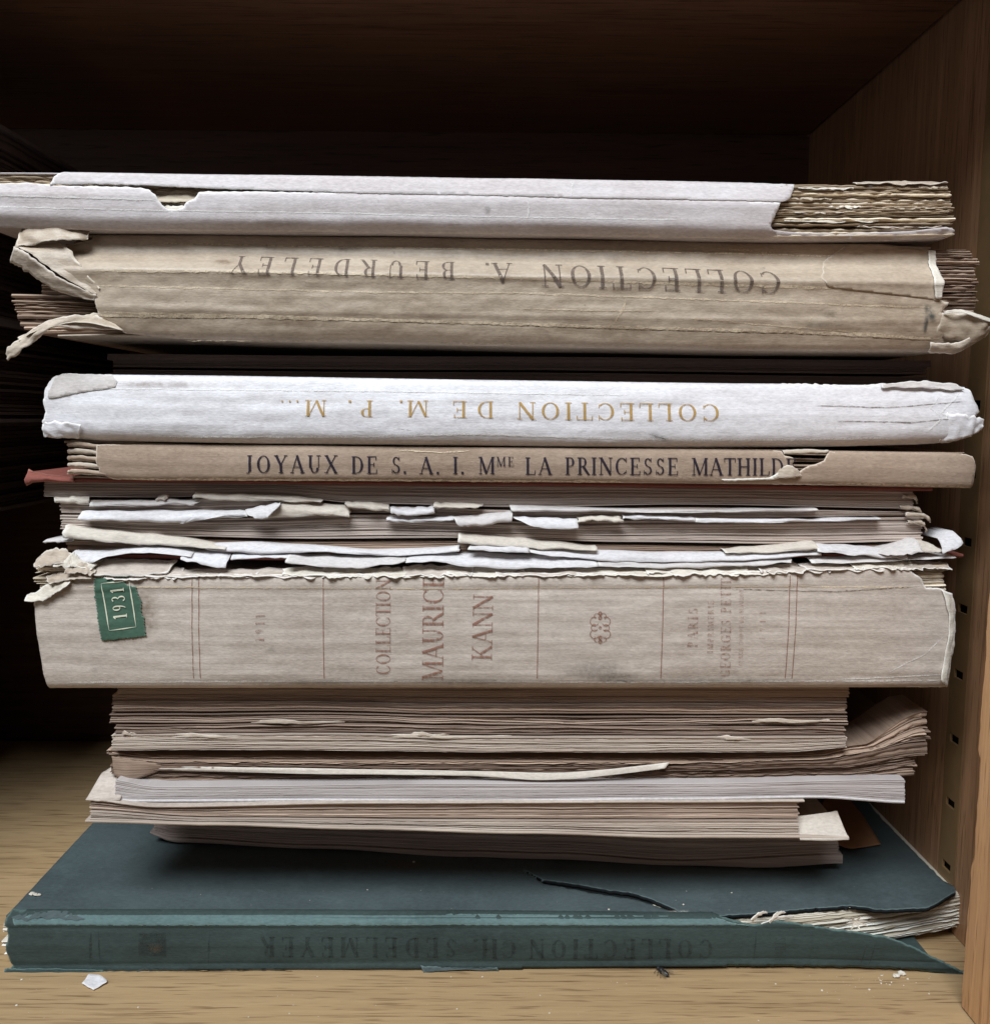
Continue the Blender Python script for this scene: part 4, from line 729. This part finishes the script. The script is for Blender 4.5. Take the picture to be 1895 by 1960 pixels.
# ------------------------------------------------------------------ I: pale coated catalogue
I_ = Book('pale_catalogue', 'thin pale grey glossy-leaved catalogue, smooth page edges, below the browned catalogue', .006, .011, (900, 1540))
i0 = Sm([(200, 1490), (300, 1506), (900, 1500), (1300, 1500), (1740, 1492)]); i1 = Sm([(200, 1530), (250, 1536), (600, 1534), (900, 1536), (1300, 1532), (1560, 1528), (1740, 1538)])
leaves(I_, 'page_block', 222, 1731, lambda u: i0(u) + 3, lambda u: i1(u) - 5, 13, M_PGI, 101, .13, .2, 2, 1.2, .06, .0, 120, .1, .1, .3)
slab(I_, 'front_cover', 224, 1731, i0, lambda u: i0(u) + 3, M_PGI, .13, .0, 60, .6, 3); slab(I_, 'back_cover', 222, 1731, lambda u: i1(u) - 5, i1, M_SLIP, .13, -.0004, 60, .8, 4)

# ------------------------------------------------------------------ J: mixed page block with pale lower cover
J = Book('wide_paper_book', 'paper-covered book with pale lower cover jutting right, below the pale catalogue', .003, .010, (900, 1600))
j0 = Sm([(150, 1530), (300, 1545), (700, 1538), (1300, 1536), (1640, 1534)]); j1 = Sm([(150, 1554), (400, 1568), (900, 1572), (1530, 1572)]); j2 = Sm([(150, 1574), (400, 1580), (700, 1588), (1000, 1596), (1300, 1604), (1540, 1604), (1640, 1606)])
slab(J, 'front_cover', 166, 1540, lambda u: j0(u) - 2, lambda u: j0(u) + 2, M_GREY, .14, .0, 60, .8, 3)
leaves(J, 'gathering', 176, 1530, lambda u: j0(u) + 2, lambda u: j1(u) - 2, 15, M_PGG, 111, .13, .8, 6, 1.6, .05, .001, 120, .2, .15, .6)
leaves(J, 'gathering', 172, 1531, j1, lambda u: j2(u) - 5, 12, M_PGJ, 112, .13, .6, 4, 1.6, .05, .0003, 120, .2, .15, .5)
slab(J, 'back_cover', 164, 1624, lambda u: j2(u) - 5, j2, M_PGJ, .13, -.0006, 80, 1.5, 6)
loft('curled_cover_edge', [J.P(1528, 1576, .006), J.P(1580, 1570, .006), J.P(1615, 1567, .007)], [J.P(1530, 1606, -.001), J.P(1580, 1607, -.0012), J.P(1624, 1606, -.0008)], M_SLIPC, J.root, 18, 8, -.001, .0003, 620, .0006, .05, (0, 0, 0, 0))
loft('tail_leaf', [J.P(170, 1504, .012), J.P(195, 1490, .016), J.P(222, 1476, .022)], [J.P(164, 1532, .0), J.P(195, 1534, .0), J.P(228, 1534, .001)], M_GREY, J.root, 12, 8, .0, .0004, 621, .0005, .1, (0, 0, 0, 0))

# ------------------------------------------------------------------ K: shaded page block on the green book
K = Book('shaded_book', 'shadowed grey-brown book lying askew directly on the green cloth book', .0705, .034, (900, 1640))
k0 = Sm([(270, 1560), (900, 1570), (1640, 1588)]); k1 = Sm([(270, 1588), (330, 1604), (600, 1618), (900, 1630), (1060, 1634), (1300, 1648), (1620, 1636)]); k2 = Sm([(270, 1592), (340, 1612), (600, 1624), (900, 1640), (1040, 1644), (1300, 1656), (1460, 1660), (1620, 1652)])
leaves(K, 'page_block', 292, 1606, k0, lambda u: k1(u), 26, M_PGK, 121, .10, .3, 4, 1.4, .1, .0008, 110, .1, .15, .35, 2)
slab(K, 'back_cover', 288, 1612, k1, k2, M_PGK, .10, -.0008, 80, 1.2, 4)

# ------------------------------------------------------------------ L: green cloth book at the bottom
Lb = Book('green_cloth_book', 'large green cloth-bound book at the bottom, cover cracked and spine torn loose', .0, .002, (900, 1858))
Lb.vt = Sm([(0, 1754), (900, 1755), (1895, 1757)]); Lb.vb = Sm([(0, 1862), (900, 1855), (1500, 1849), (1895, 1848)])
Lb.prof = Cv([(0, 4.5), (.05, 1.8), (.10, .5), (.155, -.3), (.175, .1), (.2, .35), (.28, -.1), (.5, -.5), (.8, .0), (.9, .6), (.93, -.5), (.97, -.6), (1, .6)]); Lb.wr = .18; Lb.seed = 33
ZT = aty(947, 1755, .004).z
lpts = [(8, 1764), (12, 1754), (300, 1753), (900, 1755), (1300, 1757), (1366, 1757), (1400, 1763), (1440, 1770), (1475, 1764), (1520, 1766), (1570, 1774), (1640, 1782), (1690, 1788), (1740, 1804), (1790, 1830), (1842, 1854), (1848, 1866), (1800, 1858), (1740, 1850), (1500, 1849), (900, 1855), (400, 1858), (60, 1862), (20, 1868), (14, 1862), (24, 1850), (12, 1815), (18, 1790)]
tL = lambda u, v: (u < 40) or (u > 1380 and v < 1856) or (u < 320 and v > 1852)
peel = lambda u: -.0035 * max(0, (u - 1480) / 360) ** 1.6
sheet('spine', lpts, lambda u, v: Lb.S(u, v) + Vector((0, peel(u), 0)), M_GREEND, Lb.root, 4.5, 2.0, 44, tL, (), .0007, 5)
cov = [(12, 1753), (172, 1582), (280, 1470), (1606, 1470), (1692, 1572), (1745, 1626), (1806, 1688), (1826, 1700), (1830, 1710), (1798, 1730), (1778, 1741), (1693, 1746), (1626, 1737), (1558, 1741), (1463, 1749), (1368, 1754), (1300, 1754), (900, 1753), (300, 1752)]
ctr = [(1003, 1666), (1040, 1688), (1100, 1698), (1160, 1709), (1205, 1715), (1245, 1726), (1290, 1744), (1316, 1757)]; wd = [1.0, 2.6, 4.4, 5.0, 4.8, 4.2, 3.0, 1.4]
slit = [(p[0], p[1] - w_) for p, w_ in zip(ctr, wd)] + [(p[0], p[1] + w_) for p, w_ in zip(ctr[::-1], wd[::-1])]
def slitd(u, v):
    if not (985 < u < 1335 and 1655 < v < 1762): return 99
    return abs(v - Cv(ctr)(u))
def covmap(u, v):
    p = atz(u, v, ZT); x = max(0, (u - 1400) / 430); p.z += .0012 * x * max(0, 1 - p.y / .05) + .00025 * N(u * .01, v * .02, 4) + .00012 * N(u * .06, v * .12, 9)
    p.z +=   .0002 * max(0, 1 - slitd(u, v) / 16) ** 1.5 * (v < Cv(ctr)(u)) - .0003 * max(0, 1 - slitd(u, v) / 16) * (v >= Cv(ctr)(u)); fr = max(0, 1 - p.y / .004) if u < 1400 else 0; p.z -= .0006 * fr; return p
cvo = sheet('front_cover', cov, covmap, M_GREEN, Lb.root, 5, 1.6, 46, lambda u, v: u > 1360 or slitd(u, v) < 5, [slit], .0016, 4, celly=2.5)
cvo.modifiers[0].offset = -1; cvo.data.materials.append(M_GREENB); cvo.modifiers[0].material_offset_rim = 1  # rim coloured near-black so the crack walls read as shade
sheet('joint_band', [(20, 1759), (160, 1757), (300, 1756), (900, 1757), (1300, 1758), (1366, 1760), (1400, 1766), (1440, 1772), (1300, 1771), (900, 1770), (300, 1771), (140, 1772), (30, 1772)], lambda u, v: Lb.S(u, v, .0004), M_GREENW, Lb.root, 4, 2.0, 48, None, (), .0002, 2, celly=3)  # faded cloth band, also lightened to show light along the joint
# board under the cloth, coloured near-black for the shade in the crack
pl, pr, qr, ql = atz(60, 1753, ZT - .0018), atz(1780, 1735, ZT - .0018), atz(1600, 1475, ZT - .0018), atz(285, 1475, ZT - .0018)
bv = [pl + Vector((0, .003, 0)), pr + Vector((0, .004, 0)), qr, ql]; bv = bv + [p - Vector((0, 0, .0012)) for p in bv]
addobj('cover_board', bv, [[0, 1, 2, 3], [7, 6, 5, 4], [0, 4, 5, 1], [1, 5, 6, 2], [2, 6, 7, 3], [3, 7, 4, 0]], M_GREENB, Lb.root, False)
leaves(Lb, 'gathering', 4, 1940, lambda u: 1772 - 4 * max(0, (u - 1500) / 400), lambda u: 1850 - 14 * max(0, (u - 1500) / 400), 24, M_PGL, 131, .12, .9, 7, 1.6, .16, lambda u: .0042 + .017 * max(0, (u - 1420) / 460) ** 1.5, 150, .4, .7, .8, 6)
slab(Lb, 'back_cover', 22, 1790, lambda u: Lb.vb(u) - 4, lambda u: Lb.vb(u) + 1.0, M_GREEND, .12, .002, 60, .6, 7)
for k, (x0, x1) in enumerate(((176, 174), (190, 193), (402, 400), (1446, 1442), (1652, 1640), (1668, 1656))): strip(Lb, 'ruled_line', [(x0, 1782), (x1, 1846)], 5 if k in (0,) else 3.2, M_INKD, .0006, k, rag=.2) if k < 4 else strip(Lb, 'ruled_line', [(x0, 1795), (x1, 1840)], 3.2, M_INKD, .0035, k, rag=.2)
text(Lb, 'title_lettering', [('COLLECTION', (1366, 1796), (1012, 1796), 38, DN), ('CH.', (990, 1796), (905, 1796), 38, DN), ('SEDELMEYER', (876, 1794), (500, 1792), 38, DN)], M_INKD, .0006, 1.5)
text(Lb, 'imprint_lettering', [('PARIS', (1500, 1834), (1500, 1788), 20, LF), ('1898', (1560, 1830), (1560, 1796), 16, LF)], M_INKD, .0022, 1.2)
smudge(Lb, 'ornament', 293, 1806, 26, 22, M_INKD, .0006); smudge(Lb, 'ornament', 300, 1812, 16, 10, M_SMB, .0007)
for pth in ([(20, 1760), (100, 1757), (160, 1761)], [(14, 1856), (140, 1858), (320, 1856), (560, 1855)], [(806, 1852), (860, 1851), (950, 1853)]):
    strip(Lb, 'frayed_cloth', pth, 7, M_GREEN, .0009, pth[0][0], rag=1.0)
loft('frayed_cloth', [Lb.P(806, 1846, -.001), Lb.P(870, 1850, -.001), Lb.P(952, 1850, -.001)], [Lb.P(812, 1859, -.002), Lb.P(870, 1853, -.0015), Lb.P(955, 1857, -.001)], M_GREEN, Lb.root, 30, 3, 0, .0004, 12, .0003, .9)
loft('frayed_cloth', [Lb.P(12, 1852, -.001), Lb.P(80, 1852, -.001), Lb.P(200, 1854, -.001)], [Lb.P(6, 1870, -.0025), Lb.P(80, 1862, -.002), Lb.P(200, 1861, -.0015)], M_GREEND, Lb.root, 40, 4, 0, .0006, 13, .0003, .8)
class Flat:
    def __init__(s, root, z): s.root = root; s.z = z
    def S(s, u, v, off=0.0): return atz(u, v, s.z) + Vector((0, 0, off))
FT = Flat(Lb.root, ZT)
smudge(FT, 'label_stain', 770, 1659, 62, 14, M_SMB, .0006); smudge(FT, 'scuff', 1300, 1752, 30, 8, M_SMW, .0006); 
# peeled inner hinge threads
for i, (a, b) in enumerate((((1436, 1760), (1470, 1752)), ((1470, 1764), (1505, 1752)), ((1456, 1768), (1520, 1760)))):
    loft('hinge_thread', [Lb.P(a[0], a[1], -.0005), Lb.P((a[0]+b[0])/2, b[1] - 2, .001), Lb.P(*b, .003)], [Lb.P(a[0] + 4, a[1] + 5, .0), Lb.P((a[0]+b[0])/2 + 4, b[1] + 3, .001), Lb.P(b[0] + 4, b[1] + 4, .003)], M_FIB, Lb.root, 14, 3, .0, .0008, 700 + i, .0003, .8)

# ------------------------------------------------------------------ small things
def lump(name, pts, r, mat, label, cat, seed):
    bm = bmesh.new()
    for i, p in enumerate(pts):
        t = bmesh.ops.create_icosphere(bm, subdivisions=2, radius=r * (1 - .12 * i))
        for v in t['verts']:
            k = 1 + .6 * N(v.co.x / r * 1.3, v.co.y / r * 1.3, v.co.z / r * 1.3 + seed + i); v.co = Vector((v.co.x * k * 1.2, v.co.y * k, v.co.z * k * .6)) + p
    me = bpy.data.meshes.new(name); bm.to_mesh(me); bm.free(); me.materials.append(mat); o = bpy.data.objects.new(name, me); scene.collection.objects.link(o); return tag(o, label, cat)
lump('paper_crumb', [atz(1716, 1868, ZF + .0008), atz(1724, 1863, ZF + .0008), atz(1729, 1864, ZF + .0007)], .0012, M_FIB, 'tiny white paper crumb on the shelf beneath the torn spine end', 'crumb', 1)
lump('paper_crumb', [atz(61, 1711, ZT + .0007), atz(68, 1713, ZT + .0006), atz(75, 1713, ZT + .0005)], .0010, M_FIB, 'small white paper crumb on the left edge of the green cover', 'crumb', 4)
lump('paper_crumb', [atz(792, 1650, ZT + .0004)], .0005, M_FIB, 'minute white speck on the green cover beside the brown stain', 'crumb', 7)
# torn fibre tuft on the exposed leaves of the green book
bm = bmesh.new(); c0 = Lb.P(1640, 1768, .002)
for i in range(7):
    a = i * .95 + .3; d = Vector((math.cos(a) * .0045, -.0012, math.sin(a) * .0032)); nrm = Vector((-math.sin(a), 0, math.cos(a))) * .0005
    b0 = c0 + Vector((0, -.0006 - i * .0001, 0)); vs = [bm.verts.new(b0 - nrm), bm.verts.new(b0 + nrm), bm.verts.new(b0 + d * .6 + nrm * .7), bm.verts.new(b0 + d + Vector((0, -.0006, .0003))), bm.verts.new(b0 + d * .6 - nrm * .7)]; bm.faces.new(vs)
me = bpy.data.meshes.new('fibre_tuft'); bm.to_mesh(me); bm.free(); me.materials.append(M_FIB); o = bpy.data.objects.new('fibre_tuft', me); scene.collection.objects.link(o)
sm = o.modifiers.new('t', 'SOLIDIFY'); sm.thickness = .0002
tag(o, 'white torn fibre tuft on the exposed leaves of the green book', 'paper fibre')
# scrap of paper on the shelf
sc = sheet('paper_scrap', [(156, 1885), (163, 1878), (170, 1869), (190, 1870), (208, 1880), (194, 1888), (179, 1896)], lambda u, v: atz(u, v, ZF + .0006) + Vector((0, 0, .0011 * max(0, (1878 - v) / 12) + .0006 * abs(u - 182) / 30)), M_SLIP, None, 4, 1.0, 60, None, (), .0002, 2)
tag(sc, 'torn corner of white paper lying on the shelf in front of the green book', 'paper scrap')
# kraft paper behind
k_ = loft('kraft_paper', [atz(1600, 1500, ZT + .012), atz(1650, 1560, ZT + .006), atz(1686, 1617, ZT + .0012)], [atz(1570, 1540, ZT + .010), atz(1600, 1610, ZT + .004), atz(1630, 1626, ZT + .001)], plain('kraft', srgb(150, 110, 80), .85), None, 16, 8, .0, .0003, 800, .0003, .05, (0, 0, 0, 0))
tag(k_, 'brown kraft paper corner on the green cover beside the cabinet wall', 'paper')
# dead fly on the shelf edge
fc = atz(1268, 1866, ZF); fly = thing('dead_fly', 'small dead dark fly on the shelf in front of the green spine', 'fly', fc)
M_FLY = plain('fly_dark', srgb(38, 36, 38), .4, 0, .5); ax = Vector((.6, -.72, -.12)).normalized(); sd = Vector((.75, .62, 0)).normalized(); upv = sd.cross(ax); V, Fc = [], []
prf = [(-.0030, .0001), (-.0028, .0006), (-.0022, .0008), (-.0017, .0005), (-.0012, .0010), (-.0004, .0011), (.0003, .0008), (.0008, .0011), (.0018, .0010), (.0028, .0006), (.0034, .0001)]
for x, r in prf:
    for j in range(10): a = j * math.tau / 10; V.append(fc + Vector((0, 0, .0014)) + ax * x + (sd * math.cos(a) + upv * math.sin(a)) * r)
for i in range(len(prf) - 1):
    for j in range(10): Fc.append([i*10+j, i*10+(j+1) % 10, (i+1)*10+(j+1) % 10, (i+1)*10+j])
addobj('body', V, Fc, M_FLY, fly)
M_WING = ink('fly_wing', srgb(110, 100, 84), .1, .5, .6, 800)
for sgn in (-1, 1):
    r0 = fc + Vector((0, 0, .0022)) + sd * sgn * .0005; d1 = (ax * .85 + sd * sgn * .5).normalized(); n1 = d1.cross(Vector((0, 0, 1)))
    wv = [r0, r0 + d1 * .0016 + n1 * .0007, r0 + d1 * .0034 + n1 * .0009 + Vector((0, 0, .0003)), r0 + d1 * .0043, r0 + d1 * .0034 - n1 * .0007, r0 + d1 * .0016 - n1 * .0005]
    addobj('wing', wv, [[0, 1, 2, 3, 4, 5]], M_WING, fly, False)
    for k in range(3):
        a0 = fc + Vector((0, 0, .0012)) + ax * (-.001 + .0006 * k) + sd * sgn * .0008; a1 = a0 + sd * sgn * .0013 + Vector((0, 0, .0008)) + ax * (k - 1) * .0005; a2 = a1 + sd * sgn * .0007 + Vector((0, 0, -.0016)) + ax * (k - 1) * .0006
        V, Fc = [], []
        for p in (a0, a1, a2):
            for j in range(4): an = j * math.pi / 2; V.append(p + (ax * math.cos(an) + Vector((0, 0, 1)) * math.sin(an)) * .00012)
        for i in range(2):
            for j in range(4): Fc.append([i*4+j, i*4+(j+1) % 4, i*4+4+(j+1) % 4, i*4+4+j])
        addobj('leg', V, Fc, M_FLY, fly)

# ------------------------------------------------------------------ neighbouring stack in the dark at the left
def neighbour(label, x1, z0, z1, y0, y1, n, seed, mat, cov):
    rnd = random.Random(seed); r = thing('shadowed_book', label, 'book', (x1 - .1, y0, z0), 'books in the dark stack at the left'); x0 = x1 - .2
    boxm('front_cover', x0, x1 + .001, y0 - .001, y1, z1 - .0018, z1 - .0002, cov, r); boxm('back_cover', x0, x1 + .001, y0 - .001, y1, z0 + .0002, z0 + .0018, cov, r)
    V, Fc, T = [], [], []; zz = z0 + .0019; dz = (z1 - z0 - .0039) / n
    for i in range(n):
        xe = x1 - rnd.uniform(.0005, .0035); ye = y0 + rnd.uniform(0, .002); b = len(V); t = rnd.uniform(-.5, .5); sg = 8
        for k in range(sg + 1):
            y = ye + (y1 - ye) * k / sg; j = .0007 * N(k * .8, i * .4, seed); h = .0005 * N(k * .5, i * .1, seed + 4)
            V += [(x0, y, zz + h), (xe + j, y, zz + h), (xe + j, y, zz + dz * .8 + h), (x0, y, zz + dz * .8 + h)]; T += [t] * 4
        for k in range(sg):
            for j in range(4): a = b + k*4; Fc.append([a + j, a + (j+1) % 4, a + 4 + (j+1) % 4, a + 4 + j])
        Fc.append([b+3, b+2, b+1, b]); e = b + sg * 4; Fc.append([e, e+1, e+2, e+3]); zz += dz
    addobj('page_block', V, Fc, mat, r, False, {'tone': T})
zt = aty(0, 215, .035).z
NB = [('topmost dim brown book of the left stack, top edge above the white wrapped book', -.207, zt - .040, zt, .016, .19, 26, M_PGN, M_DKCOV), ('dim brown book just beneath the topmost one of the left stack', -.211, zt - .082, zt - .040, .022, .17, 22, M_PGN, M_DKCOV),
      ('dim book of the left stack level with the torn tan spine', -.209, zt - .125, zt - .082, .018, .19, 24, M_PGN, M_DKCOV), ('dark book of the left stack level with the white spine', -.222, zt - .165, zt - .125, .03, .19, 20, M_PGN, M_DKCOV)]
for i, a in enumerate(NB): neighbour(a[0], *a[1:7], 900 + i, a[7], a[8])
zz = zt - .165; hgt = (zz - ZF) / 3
for i, lab in enumerate(('upper of three shade-casting dark books low at the far left', 'middle of three shade-casting dark books low at the far left', 'shade-casting dark book resting on the shelf at the far left')):
    neighbour(lab, -.300 - .006 * i, zz - hgt * (i + 1), zz - hgt * i, -.03, .19, 24, 950 + i, M_PGN, M_DKCOV)  # unseen front ends brought forward to cast shade on the floor

# fine crumbs scattered on the shelf and the green cover
rc = random.Random(77); bm = bmesh.new()
for i in range(110):
    if i < 45: p = atz(rc.uniform(20, 1830), rc.uniform(1868, 1955), ZF + .0001)
    elif i < 85: p = atz(rc.gauss(1690, 70), min(1950, 1866 + abs(rc.gauss(0, 18))), ZF + .0001)
    else: p = atz(rc.uniform(150, 1750), rc.uniform(1690, 1748), ZT + .0003)
    r = .0001 + .0004 * rc.random() ** 3; t = bmesh.ops.create_icosphere(bm, subdivisions=1, radius=r)
    for v in t['verts']: v.co = Vector((v.co.x * rc.uniform(.6, 1.6), v.co.y * rc.uniform(.6, 1.5), v.co.z * .6)) + p
me = bpy.data.meshes.new('paper_dust'); bm.to_mesh(me); bm.free(); me.materials.append(M_FIB); o = bpy.data.objects.new('paper_dust', me); scene.collection.objects.link(o)
o['kind'] = 'stuff'; tag(o, 'fine pale paper dust scattered over shelf and green cover', 'dust')
